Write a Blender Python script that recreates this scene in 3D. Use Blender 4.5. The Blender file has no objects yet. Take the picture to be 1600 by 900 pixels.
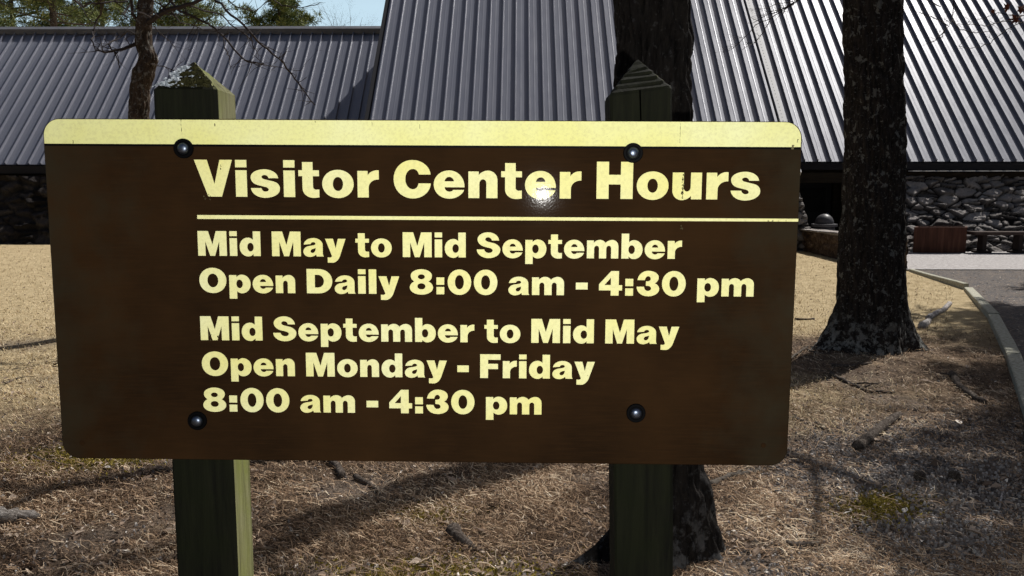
import bpy, math, random
from math import pi, sin, cos, tan, radians, sqrt, exp, atan2
from mathutils import Vector, Matrix, noise
random.seed(7)
SC = bpy.context.scene
COL = SC.collection
V = Vector

# ------------------------------------------------------------------ camera frame (metres; x right, y towards the building, z up)
FPX, PITCH, YAW, EYE = 1300.0, math.atan2(160, 1300), radians(.66), 1.6

def ray(px, py):
    x, y = (px - 800) / FPX, (450 - py) / FPX
    fy = cos(PITCH) + y * sin(PITCH); fz = -sin(PITCH) + y * cos(PITCH)
    return V((x * cos(YAW) - fy * sin(YAW), x * sin(YAW) + fy * cos(YAW), fz))

def at(px, py, Y):
    r = ray(px, py); t = Y / r.y
    return V((r.x * t, Y, EYE + r.z * t))

def gnd(px, py, z=0.0):
    for _ in range(4):
        r = ray(px, py); t = (z - EYE) / r.z
        z = gz(r.x * t, r.y * t)
    return V((r.x * t, r.y * t, z))

def smooth(a, b, x):
    t = min(1, max(0, (x - a) / (b - a))); return t * t * (3 - 2 * t)

def mix(a, b, t): return a + (b - a) * t

def nz(x, y, z=0.0): return noise.noise(V((x, y, z)))

# edging line of the path (x as a function of y)
EDGE = [(1.2, 1.5), (2.25, 3.45), (3.47, 5.63), (4.0, 6.63), (4.98, 8.66), (5.9, 10.6), (6.72, 12.65), (6.92, 14.9), (6.98, 18.6)]
def edge_x(y):
    if y <= EDGE[0][1]: return EDGE[0][0] - (EDGE[0][1] - y) * .55
    for (x0, y0), (x1, y1) in zip(EDGE, EDGE[1:]):
        if y <= y1: return mix(x0, x1, (y - y0) / (y1 - y0))
    return EDGE[-1][0]

TREES = {'sign': (0.60, 3.50), 'right': (3.37, 7.95), 'left': (-4.12, 9.0)}
def gz(x, y):
    z = .16 * smooth(10, 20, y)
    k = smooth(.0, 1.2, edge_x(y) - x)
    z += k * (.030 * nz(x * .7, y * .7, 3.1) + .012 * nz(x * 2.3, y * 2.3, 9.2)) * (1 - .7 * smooth(6, 12, y))
    for tx, ty in TREES.values():
        d = math.hypot(x - tx, y - ty)
        if d < 1.4 and ty > 4: z += .05 * (1 - smooth(.25, 1.4, d))
    return z

# ------------------------------------------------------------------ materials
def lin(c): return tuple(((v / 255) / 12.92 if v / 255 <= .04045 else ((v / 255 + .055) / 1.055) ** 2.4) for v in c)

class NT:
    def __init__(s, name):
        s.m = bpy.data.materials.new(name); s.m.use_nodes = True
        s.t = s.m.node_tree; s.t.nodes.clear()
        s.out = s.t.nodes.new('ShaderNodeOutputMaterial')
        s.b = s.t.nodes.new('ShaderNodeBsdfPrincipled')
        s.t.links.new(s.b.outputs[0], s.out.inputs[0])
        s.tc = s.t.nodes.new('ShaderNodeTexCoord')
    def link(s, a, b): s.t.links.new(a, b)
    def set(s, node, k, v):
        if hasattr(v, 'is_output'): s.link(v, node.inputs[k])
        else:
            if isinstance(v, tuple) and len(v) == 3 and node.inputs[k].type == 'RGBA': v = (*v, 1)
            node.inputs[k].default_value = v
    def coord(s, scale=(1, 1, 1), kind='Object', rot=(0, 0, 0)):
        mp = s.t.nodes.new('ShaderNodeMapping'); s.link(s.tc.outputs[kind], mp.inputs[0])
        mp.inputs['Scale'].default_value = scale; mp.inputs['Rotation'].default_value = rot
        return mp.outputs[0]
    def noise(s, vec, scale, detail=6, rough=.6, dist=0.0):
        n = s.t.nodes.new('ShaderNodeTexNoise'); s.link(vec, n.inputs['Vector'])
        n.inputs['Scale'].default_value = scale; n.inputs['Detail'].default_value = detail
        n.inputs['Roughness'].default_value = rough; n.inputs['Distortion'].default_value = dist
        return n.outputs['Fac']
    def voro(s, vec, scale, feature='F1', out='Distance'):
        n = s.t.nodes.new('ShaderNodeTexVoronoi'); s.link(vec, n.inputs['Vector']); n.feature = feature
        n.inputs['Scale'].default_value = scale
        return n.outputs[out]
    def ramp(s, fac, stops, interp='LINEAR'):
        n = s.t.nodes.new('ShaderNodeValToRGB'); s.link(fac, n.inputs[0]); cr = n.color_ramp; cr.interpolation = interp
        while len(cr.elements) < len(stops): cr.elements.new(.5)
        for e, (p, c) in zip(cr.elements, stops):
            e.position = p; e.color = (*c, 1) if isinstance(c, tuple) else (c, c, c, 1)
        return n.outputs[0]
    def mixc(s, fac, a, b, mode='MIX'):
        n = s.t.nodes.new('ShaderNodeMix'); n.data_type = 'RGBA'; n.blend_type = mode
        for k, v in ((0, fac), (6, a), (7, b)):
            if hasattr(v, 'is_output'): s.link(v, n.inputs[k])
            else: n.inputs[k].default_value = (*v, 1) if isinstance(v, tuple) else v
        return n.outputs[2]
    def math(s, op, a, b=0.0):
        n = s.t.nodes.new('ShaderNodeMath'); n.operation = op
        for k, v in ((0, a), (1, b)):
            if hasattr(v, 'is_output'): s.link(v, n.inputs[k])
            else: n.inputs[k].default_value = v
        return n.outputs[0]
    def attr(s, name, out='Fac'):
        n = s.t.nodes.new('ShaderNodeAttribute'); n.attribute_name = name; return n.outputs[out]
    def sep(s, vec):
        n = s.t.nodes.new('ShaderNodeSeparateXYZ'); s.link(vec, n.inputs[0]); return n.outputs
    def normal(s):
        n = s.t.nodes.new('ShaderNodeNewGeometry'); return n.outputs['Normal']
    def bump(s, h, strength=.5, dist=.01, prev=None):
        n = s.t.nodes.new('ShaderNodeBump'); s.link(h, n.inputs['Height'])
        n.inputs['Strength'].default_value = strength; n.inputs['Distance'].default_value = dist
        if prev is not None: s.link(prev, n.inputs['Normal'])
        s.link(n.outputs[0], s.b.inputs['Normal']); return n.outputs[0]
    def done(s, color, rough=.8, spec=.3, metal=0.0):
        s.set(s.b, 'Base Color', color); s.set(s.b, 'Roughness', rough)
        s.set(s.b, 'Specular IOR Level', spec); s.set(s.b, 'Metallic', metal)
        return s.m

M = {}
# sign board paint
n = NT('board_brown'); c = n.coord((1, 1, 1)); g = n.coord((3, 3, 60))
worn = n.noise(c, 3.5, 5, .55); grain = n.noise(g, 4, 6, .65)
col = n.mixc(n.ramp(worn, [(.35, 0.0), (.7, 1.0)]), (.0175, .0098, .0050), (.034, .0175, .0074))
col = n.mixc(n.ramp(grain, [(.45, 0.0), (.75, .55)]), col, (.038, .019, .008))
sx = n.sep(c)
col = n.mixc(n.ramp(n.math('MULTIPLY', n.math('ABSOLUTE', sx[0]), n.math('ADD', n.noise(c, 9, 5), .62)), [(.70, 0.0), (.98, .7)]), col, (.028, .024, .015))
n.bump(n.noise(c, 240, 2, .5), .07, .0006, n.bump(grain, .012, .001))
M['board'] = n.done(col, n.ramp(worn, [(.3, .07), (.8, .09)]), .006)

def yellow(name, a, b):
    n = NT(name); c = n.coord()
    col = n.mixc(n.ramp(n.noise(c, 5, 3, .5), [(.32, 0.0), (.68, 1.0)]), a, b)
    col = n.mixc(n.ramp(n.noise(c, 150, 4, .7), [(.35, .30), (.55, 0.0)]), col, (.55, .52, .26))
    sp = n.math('MULTIPLY', n.ramp(n.noise(c, 260, 2, .5), [(.735, 0.0), (.77, 1.0)]), n.ramp(n.noise(c, 9, 3), [(.50, 0.0), (.62, 1.0)]))
    col = n.mixc(sp, col, (.10, .09, .05))
    n.bump(n.noise(c, 240, 2, .5), .07, .0006)
    return n.done(col, .08, .006)
M['yellow'] = yellow('reflective_yellow', (.90, .86, .33), (.92, .92, .52))
M['yellow_band'] = yellow('reflective_yellow_band', (.86, .85, .33), (.90, .92, .50))
n = NT('rubber'); M['rubber'] = n.done((.0012, .0012, .0016), .6, .06)
n = NT('crack_black'); M['crack'] = n.done((.0003, .0003, .0003), 1, 0)
n = NT('stain'); c = n.coord(); M['stain'] = n.done((.16, .145, .075), .8, .1)
n = NT('flake'); M['stain2'] = n.done((.07, .06, .03), .8, .05)
n = NT('bolt_steel'); c = n.coord(); n.bump(n.noise(c, 120, 3), .25, .001); M['steel'] = n.done((.15, .18, .24), .38, .5, 1.0)
# posts: dark damp wood; right face greener and paler, sunlight put into its colour
n = NT('post_wood'); c = n.coord((26, 26, 1.6)); c1 = n.coord()
gr = n.noise(c, 2.2, 8, .7, .4)
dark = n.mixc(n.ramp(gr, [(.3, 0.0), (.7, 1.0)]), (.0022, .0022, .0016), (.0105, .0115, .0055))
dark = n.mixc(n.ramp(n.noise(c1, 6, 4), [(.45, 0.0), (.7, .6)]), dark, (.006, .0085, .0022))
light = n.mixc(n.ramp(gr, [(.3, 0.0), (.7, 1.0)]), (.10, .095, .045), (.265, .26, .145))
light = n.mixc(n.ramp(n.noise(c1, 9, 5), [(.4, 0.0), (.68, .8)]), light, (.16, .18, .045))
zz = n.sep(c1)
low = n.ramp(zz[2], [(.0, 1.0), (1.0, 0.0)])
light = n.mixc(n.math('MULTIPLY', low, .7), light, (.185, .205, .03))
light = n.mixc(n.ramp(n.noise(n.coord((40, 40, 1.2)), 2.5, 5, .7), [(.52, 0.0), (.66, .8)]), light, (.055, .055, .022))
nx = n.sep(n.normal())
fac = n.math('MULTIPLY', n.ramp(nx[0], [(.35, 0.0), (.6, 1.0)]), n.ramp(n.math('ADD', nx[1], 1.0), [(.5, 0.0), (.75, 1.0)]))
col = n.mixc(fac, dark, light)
n.bump(gr, .6, .004)
M['post'] = n.done(col, .85, .12)
n = NT('lichen_crust'); c = n.coord()
f = n.noise(c, 130, 5, .7)
M['lichen'] = n.done(n.ramp(f, [(.3, (.08, .09, .10)), (.48, (.30, .34, .38)), (.64, (.62, .66, .70))]), .9, .1)
n.bump(f, 1, .006)
n = NT('moss_cushion'); c = n.coord(); f = n.noise(c, 90, 5, .7)
M['moss'] = n.done(n.ramp(f, [(.3, (.008, .008, .004)), (.55, (.028, .027, .010)), (.75, (.085, .078, .03))]), .95, .05); n.bump(f, 1, .006)

def bark(name, a, b, lich, liccol, cover=(.6, .66), sc=17):
    n = NT(name); c = n.coord(); cs = n.coord((1, 1, .22))
    f = n.noise(cs, 34, 7, .7, .3)
    col = n.mixc(n.ramp(f, [(.35, 0.0), (.68, 1.0)]), a, b)
    blot = n.math('MULTIPLY', n.ramp(n.noise(c, sc, 4, .62, .4), [(cover[0], 0.0), (cover[1], 1.0)]), lich)
    blot2 = n.math('MULTIPLY', n.ramp(n.noise(c, 46, 4, .6), [(.60, 0.0), (.66, 1.0)]), lich * .6)
    col = n.mixc(n.math('MAXIMUM', blot, blot2), col, n.mixc(n.noise(c, 120, 4), liccol, tuple(v * 1.7 for v in liccol)))
    z = n.sep(c)
    basem = n.math('MULTIPLY', n.ramp(n.math('ADD', z[2], n.math('MULTIPLY', n.noise(c, 8, 5), .35)), [(.25, 1.0), (.62, 0.0)]), n.ramp(n.noise(c, 11, 6, .7), [(.50, 0.0), (.58, .9)]))
    col = n.mixc(n.math('MULTIPLY', basem, lich), col, n.mixc(n.noise(c, 70, 4, .7), tuple(v * 1.2 for v in liccol), tuple(v * 4.2 for v in liccol)))
    n.bump(f, .9, .02, n.bump(n.noise(c, 140, 4, .7), .5, .006))
    return n.done(col, .92, .1)
M['bark_dark'] = bark('bark_dark', (.009, .0075, .007), (.044, .037, .033), .9, (.108, .108, .10), (.585, .61), 14)
M['bark_pine'] = bark('bark_black', (.006, .005, .0048), (.030, .026, .023), .35, (.10, .10, .10), (.62, .68))
M['bark_left'] = bark('bark_brown', (.03, .022, .017), (.115, .085, .065), .8, (.16, .155, .14), (.54, .60), 22)
n = NT('twig_bark'); M['twig'] = n.done((.035, .027, .026), .8, .2)
n = NT('twig_grey'); c = n.coord(); M['twig_grey'] = n.done(n.ramp(n.noise(c, 60, 5), [(.3, (.03, .025, .02)), (.7, (.14, .12, .10))]), .9, .1)
n = NT('split_wood'); c = n.coord((1, 8, 8)); f = n.noise(c, 14, 6, .7)
M['twig_grey2'] = n.done(n.ramp(f, [(.3, (.03, .025, .022)), (.5, (.17, .15, .135)), (.72, (.48, .45, .42))]), .95, .1); n.bump(f, 1, .015)
n = NT('dead_bark'); c = n.coord(); f = n.noise(c, 70, 6, .7)
M['dead_bark'] = n.done(n.ramp(f, [(.32, (.018, .014, .012)), (.52, (.075, .06, .05)), (.72, (.24, .21, .18))]), .95, .1); n.bump(f, 1, .01)
n = NT('bleached_wood'); c = n.coord(); f = n.noise(c, 40, 6, .7)
M['bleached'] = n.done(n.ramp(f, [(.3, (.14, .12, .11)), (.6, (.45, .42, .40)), (.75, (.66, .64, .60))]), .9, .1); n.bump(f, .8, .006)
n = NT('dead_leaf'); c = n.coord(); M['dead_leaf'] = n.done(n.ramp(n.noise(c, 40, 3), [(.3, (.10, .028, .015)), (.7, (.20, .06, .03))]), .7, .2)

# ground
n = NT('forest_floor'); c = n.coord()
lawn = n.attr('lawn'); moss = n.attr('moss'); grav = n.attr('gravel'); soil = n.attr('soil')
f1 = n.noise(c, 55, 8, .72); f2 = n.noise(c, 7, 6, .6); f3 = n.noise(c, 190, 4, .7)
lit = n.ramp(f1, [(.28, (.024, .017, .013)), (.45, (.13, .092, .064)), (.60, (.30, .22, .153)), (.78, (.58, .49, .39))])
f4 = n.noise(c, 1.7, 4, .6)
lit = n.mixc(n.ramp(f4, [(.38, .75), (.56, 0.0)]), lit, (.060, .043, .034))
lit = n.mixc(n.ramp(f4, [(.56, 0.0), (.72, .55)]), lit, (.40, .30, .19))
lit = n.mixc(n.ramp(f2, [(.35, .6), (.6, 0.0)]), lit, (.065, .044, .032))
lw = n.ramp(f1, [(.25, (.24, .175, .093)), (.5, (.53, .42, .25)), (.75, (.70, .58, .39))])
lw = n.mixc(n.ramp(f2, [(.36, .55), (.6, 0.0)]), lw, (.25, .185, .095))
lw = n.mixc(n.ramp(n.noise(c, 48, 3, .8), [(.62, 0.0), (.68, .6)]), lw, (.12, .085, .045))
gv = n.ramp(n.voro(c, 75), [(.1, (.30, .28, .27)), (.5, (.15, .135, .13)), (.8, (.03, .026, .025))])
gv = n.mixc(n.ramp(f3, [(.35, .6), (.6, 0.0)]), gv, (.06, .05, .045))
so = n.ramp(f1, [(.3, (.07, .052, .041)), (.5, (.17, .135, .108)), (.72, (.33, .27, .22))])
ms = n.ramp(f1, [(.3, (.045, .038, .010)), (.7, (.19, .15, .035))])
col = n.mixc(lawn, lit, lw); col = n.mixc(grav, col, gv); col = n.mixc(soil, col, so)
col = n.mixc(n.ramp(n.math('MULTIPLY', moss, n.math('ADD', f1, .5)), [(.22, 0.0), (.45, .95)]), col, ms)
n.bump(f1, .9, .025, n.bump(f3, .8, .008))
M['ground'] = n.done(col, .95, .08)
n = NT('asphalt_old'); c = n.coord()
sp = n.voro(c, 90); f2 = n.noise(c, 3, 6, .6); f1 = n.noise(c, 60, 6, .7)
col = n.mixc(n.ramp(sp, [(.15, 0.0), (.5, 1.0)]), (.15, .145, .145), (.055, .053, .056))
col = n.mixc(n.ramp(f2, [(.4, 0.0), (.65, .6)]), col, (.135, .115, .10))
col = n.mixc(n.ramp(n.noise(c, 26, 6, .8), [(.52, 0.0), (.60, .85)]), col, (.27, .205, .155))
n.bump(sp, .6, .008, n.bump(f1, .5, .006)); M['asphalt'] = n.done(col, .9, .2)
n = NT('exposed_aggregate'); c = n.coord(); sp = n.voro(c, 45); f1 = n.noise(c, 22, 7, .75)
col = n.ramp(f1, [(.28, (.12, .105, .10)), (.5, (.36, .34, .335)), (.72, (.56, .54, .53))])
n.bump(sp, .5, .006); M['pavement'] = n.done(col, .9, .2)
n = NT('edging_wood'); c = n.coord(); f = n.noise(n.coord((1, 1, 1)), 30, 6, .7)
col = n.ramp(f, [(.28, (.15, .145, .115)), (.5, (.38, .37, .295)), (.75, (.54, .53, .45))])
n.bump(f, .6, .004); M['edging'] = n.done(col, .85, .15)
# building
n = NT('roof_metal'); c = n.coord((1, .25, .25)); c2 = n.coord()
f = n.noise(c, 9, 5, .6); d = n.noise(n.coord((6, .3, .3)), 2, 6, .6)
col = n.mixc(n.ramp(d, [(.35, 0.0), (.7, 1.0)]), (.155, .165, .210), (.20, .208, .25))
n.bump(n.noise(n.coord((1, .5, .5)), 2.4, 3, .5), .12, .03)
M['roof'] = n.done(col, n.ramp(f, [(.3, .32), (.7, .40)]), .6, .18)
n = NT('flashing_metal'); M['flash'] = n.done((.42, .42, .44), .5, .4)
n = NT('ridge_metal'); c = n.coord(); M['ridge'] = n.done(n.ramp(n.noise(c, 4, 4), [(.3, (.085, .088, .10)), (.7, (.12, .122, .135))]), .5, .3)
n = NT('fascia_dark'); M['fascia'] = n.done((.010, .010, .014), .6, .2)
n = NT('sun_dash_white'); M['sun_dash'] = n.done((.8, .8, .8), .5, .3)
n = NT('dark_timber'); c = n.coord((1, 1, 12)); M['timber'] = n.done(n.ramp(n.noise(c, 3, 6), [(.3, (.012, .009, .006)), (.7, (.03, .023, .015))]), .8, .15)
n = NT('door_dark'); M['door'] = n.done((.008, .008, .009), .5, .2)
n = NT('glass_dark'); M['glass'] = n.done((.004, .0045, .005), .35, .1)
n = NT('field_stone'); c = n.coord(); t = n.attr('tint'); f = n.noise(c, 26, 7, .72)
col = n.mixc(t, (.11, .10, .096), (.38, .352, .335))
col = n.mixc(n.ramp(f, [(.3, .5), (.5, 0.0)]), col, (.06, .054, .05))
col = n.mixc(n.ramp(n.noise(c, 60, 4, .7), [(.6, 0.0), (.72, .5)]), col, (.60, .57, .54))
j = n.attr('joint'); col = n.mixc(j, col, (.012, .010, .010))
n.bump(f, .9, .05); M['stone'] = n.done(col, .92, .15)
n = NT('field_stone_shaded'); c = n.coord(); t = n.attr('tint'); f = n.noise(c, 26, 7, .72)  # same stone darkened: shade on the left wall put into the colour
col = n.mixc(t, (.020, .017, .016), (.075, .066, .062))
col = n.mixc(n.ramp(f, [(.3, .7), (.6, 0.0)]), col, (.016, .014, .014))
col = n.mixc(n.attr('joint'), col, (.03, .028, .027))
n.bump(f, .9, .05); M['stone_shaded'] = n.done(col, .92, .12)
n = NT('red_stone'); c = n.coord(); f = n.noise(c, 9, 8, .72)
col = n.ramp(f, [(.3, (.03, .020, .015)), (.5, (.10, .070, .052)), (.62, (.18, .135, .105)), (.75, (.36, .30, .26))])
n.bump(f, 1, .06); M['red_stone'] = n.done(col, .92, .12)
n = NT('flagstone'); c = n.coord(); f = n.noise(c, 14, 6, .7)
M['flag'] = n.done(n.ramp(f, [(.3, (.14, .12, .11)), (.6, (.36, .33, .31))]), .9, .15); n.bump(f, .7, .02)
n = NT('rust_panel'); c = n.coord((7, 7, .6)); f = n.noise(c, 2, 6, .6)
M['rust'] = n.done(n.ramp(f, [(.3, (.04, .016, .010)), (.55, (.08, .032, .02)), (.75, (.14, .065, .042))]), .75, .2)
n = NT('bin_grey'); M['bin'] = n.done((.075, .073, .08), .45, .3)
n = NT('bench_wood'); c = n.coord((1, 6, 6)); M['bench'] = n.done(n.ramp(n.noise(c, 6, 6), [(.3, (.03, .020, .017)), (.7, (.075, .052, .045))]), .8, .15)
n = NT('bench_leg'); M['bench_leg'] = n.done((.03, .022, .02), .8, .15)
n = NT('pine_needles'); t = n.attr('tint')
M['needles'] = n.done(n.ramp(t, [(0, (.035, .06, .02)), (.5, (.12, .16, .045)), (1, (.32, .34, .12))]), .6, .25)
n = NT('litter_needle'); t = n.attr('tint')
M['litter'] = n.done(n.ramp(t, [(0, (.045, .028, .019)), (.30, (.20, .126, .077)), (.62, (.48, .335, .215)), (1, (.88, .74, .54))]), .8, .15)
n = NT('litter_chip'); t = n.attr('tint')
M['chip'] = n.done(n.ramp(t, [(0, (.04, .026, .018)), (.5, (.21, .15, .11)), (.86, (.42, .34, .27)), (1, (.80, .74, .66))]), .8, .2)
n = NT('dry_blade'); t = n.attr('tint')
M['blade'] = n.done(n.ramp(t, [(0, (.24, .165, .088)), (.5, (.56, .435, .25)), (1, (.80, .68, .46))]), .8, .15)
n = NT('gravel_stone'); t = n.attr('tint')
M['gravel'] = n.done(n.ramp(t, [(0, (.06, .05, .048)), (.6, (.23, .21, .20)), (1, (.44, .42, .40))]), .9, .15)
n = NT('moss_tuft'); t = n.attr('tint')
M['moss_tuft'] = n.done(n.ramp(t, [(0, (.05, .042, .007)), (.6, (.19, .145, .022)), (1, (.33, .26, .06))]), .9, .1)

# ------------------------------------------------------------------ mesh helpers
WORLD = {}
class MB:
    def __init__(s): s.v, s.f, s.mi, s.at = [], [], [], {}
    def add(s, vs, fs, mi=0):
        o = len(s.v); s.v.extend(vs); s.f.extend([tuple(i + o for i in f) for f in fs]); s.mi.extend([mi] * len(fs))
    def box(s, lo, hi, mi=0, fn=None):
        x0, y0, z0 = lo; x1, y1, z1 = hi
        vs = [V(p) for p in ((x0, y0, z0), (x1, y0, z0), (x1, y1, z0), (x0, y1, z0), (x0, y0, z1), (x1, y0, z1), (x1, y1, z1), (x0, y1, z1))]
        if fn: vs = [fn(p) for p in vs]
        s.add(vs, [(0, 3, 2, 1), (4, 5, 6, 7), (0, 1, 5, 4), (1, 2, 6, 5), (2, 3, 7, 6), (3, 0, 4, 7)], mi)
    def bbox(s, lo, hi, bev=.004, mi=0, fn=None):
        # box with chamfered edges
        vs, idx = [], {}
        for i in (0, 1):
            for j in (0, 1):
                for k in (0, 1):
                    p = [(lo, hi)[t][a] for a, t in enumerate((i, j, k))]
                    d = [bev if t == 0 else -bev for t in (i, j, k)]
                    for a in range(3):
                        q = [p[b] + (d[b] if b != a else 0) for b in range(3)]
                        idx[(i, j, k, a)] = len(vs); vs.append(V(q))
        F = []
        for a in range(3):
            b, c = (a + 1) % 3, (a + 2) % 3
            for t in (0, 1):
                r = []
                for (u, w) in ((0, 0), (1, 0), (1, 1), (0, 1)):
                    key = [0, 0, 0]; key[a] = t; key[b] = u; key[c] = w; r.append(idx[(*key, a)])
                F.append(tuple(r if t else r[::-1]))
        for a in range(3):
            b, c = (a + 1) % 3, (a + 2) % 3
            for u in (0, 1):
                for w in (0, 1):
                    r = []
                    for (t, ax) in ((0, b), (1, b), (1, c), (0, c)):
                        key = [0, 0, 0]; key[a] = t; key[b] = u; key[c] = w; r.append(idx[(*key, ax)])
                    F.append(tuple(r if (u == w) else r[::-1]))
        for i in (0, 1):
            for j in (0, 1):
                for k in (0, 1):
                    F.append(tuple(idx[(i, j, k, a)] for a in ((0, 1, 2) if (i + j + k) % 2 else (2, 1, 0))))
        if fn: vs = [fn(p) for p in vs]
        s.add(vs, F, mi)
    def tube(s, pts, rad, sides=6, mi=0, cap=True, wob=0.0):
        pts = [V(p) for p in pts]; n_ = len(pts)
        if not hasattr(rad, '__len__'): rad = [rad] * n_
        vs, fs = [], []
        up = None
        for i, p in enumerate(pts):
            t = (pts[min(i + 1, n_ - 1)] - pts[max(i - 1, 0)])
            if t.length < 1e-9: t = V((0, 0, 1))
            t.normalize()
            if up is None: up = t.orthogonal().normalized()
            else:
                up = up - t * up.dot(t)
                up = up.normalized() if up.length > 1e-6 else t.orthogonal().normalized()
            w = t.cross(up)
            for k in range(sides):
                a = 2 * pi * k / sides
                r = rad[i] * (1 + (wob * random.uniform(-1, 1) if wob else 0))
                vs.append(p + (up * cos(a) + w * sin(a)) * r)
        for i in range(n_ - 1):
            for k in range(sides):
                k2 = (k + 1) % sides
                fs.append((i * sides + k, i * sides + k2, (i + 1) * sides + k2, (i + 1) * sides + k))
        if cap:
            fs.append(tuple(range(sides - 1, -1, -1))); fs.append(tuple((n_ - 1) * sides + k for k in range(sides)))
        s.add(vs, fs, mi)
    def lathe(s, prof, centre, axis='z', seg=24, mi=0):
        vs, fs = [], []
        for r, h in prof:
            for k in range(seg):
                a = 2 * pi * k / seg
                d = V((r * cos(a), r * sin(a), h)) if axis == 'z' else V((r * cos(a), -h, r * sin(a)))
                vs.append(V(centre) + d)
        for i in range(len(prof) - 1):
            for k in range(seg):
                k2 = (k + 1) % seg
                fs.append((i * seg + k, i * seg + k2, (i + 1) * seg + k2, (i + 1) * seg + k))
        fs.append(tuple(range(seg))[::-1]); fs.append(tuple((len(prof) - 1) * seg + k for k in range(seg)))
        s.add(vs, fs, mi)
    def build(s, name, mats, parent=None, origin=None, smooth=False, attrs=None):
        po = WORLD[parent.name] if parent else V((0, 0, 0))
        org = V(origin) if origin is not None else (po if parent else V((0, 0, 0)))
        me = bpy.data.meshes.new(name)
        me.from_pydata([tuple(V(p) - org) for p in s.v], [], s.f)
        if not isinstance(mats, (list, tuple)): mats = [mats]
        for m in mats: me.materials.append(m)
        if len(mats) > 1: me.polygons.foreach_set('material_index', s.mi)
        if smooth: me.polygons.foreach_set('use_smooth', [True] * len(me.polygons))
        for k, vals in (attrs or {}).items():
            a = me.attributes.new(k, 'FLOAT', 'POINT'); a.data.foreach_set('value', vals)
        o = bpy.data.objects.new(name, me); COL.objects.link(o)
        o.parent = parent; o.location = org - po
        WORLD[o.name] = org
        return o

def tag(o, label=None, cat=None, group=None, kind=None):
    for k, v in (('label', label), ('category', cat), ('group', group), ('kind', kind)):
        if v: o[k] = v
    return o

def thing(name, loc, label, cat, group=None):
    o = bpy.data.objects.new(name, None); COL.objects.link(o); o.location = loc; o.empty_display_size = .2
    WORLD[o.name] = V(loc)
    return tag(o, label, cat, group)

def sharp(o, deg=40):
    me = o.data
    me.polygons.foreach_set('use_smooth', [True] * len(me.polygons))
    try: me.set_sharp_from_angle(angle=radians(deg))
    except Exception: pass

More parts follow.
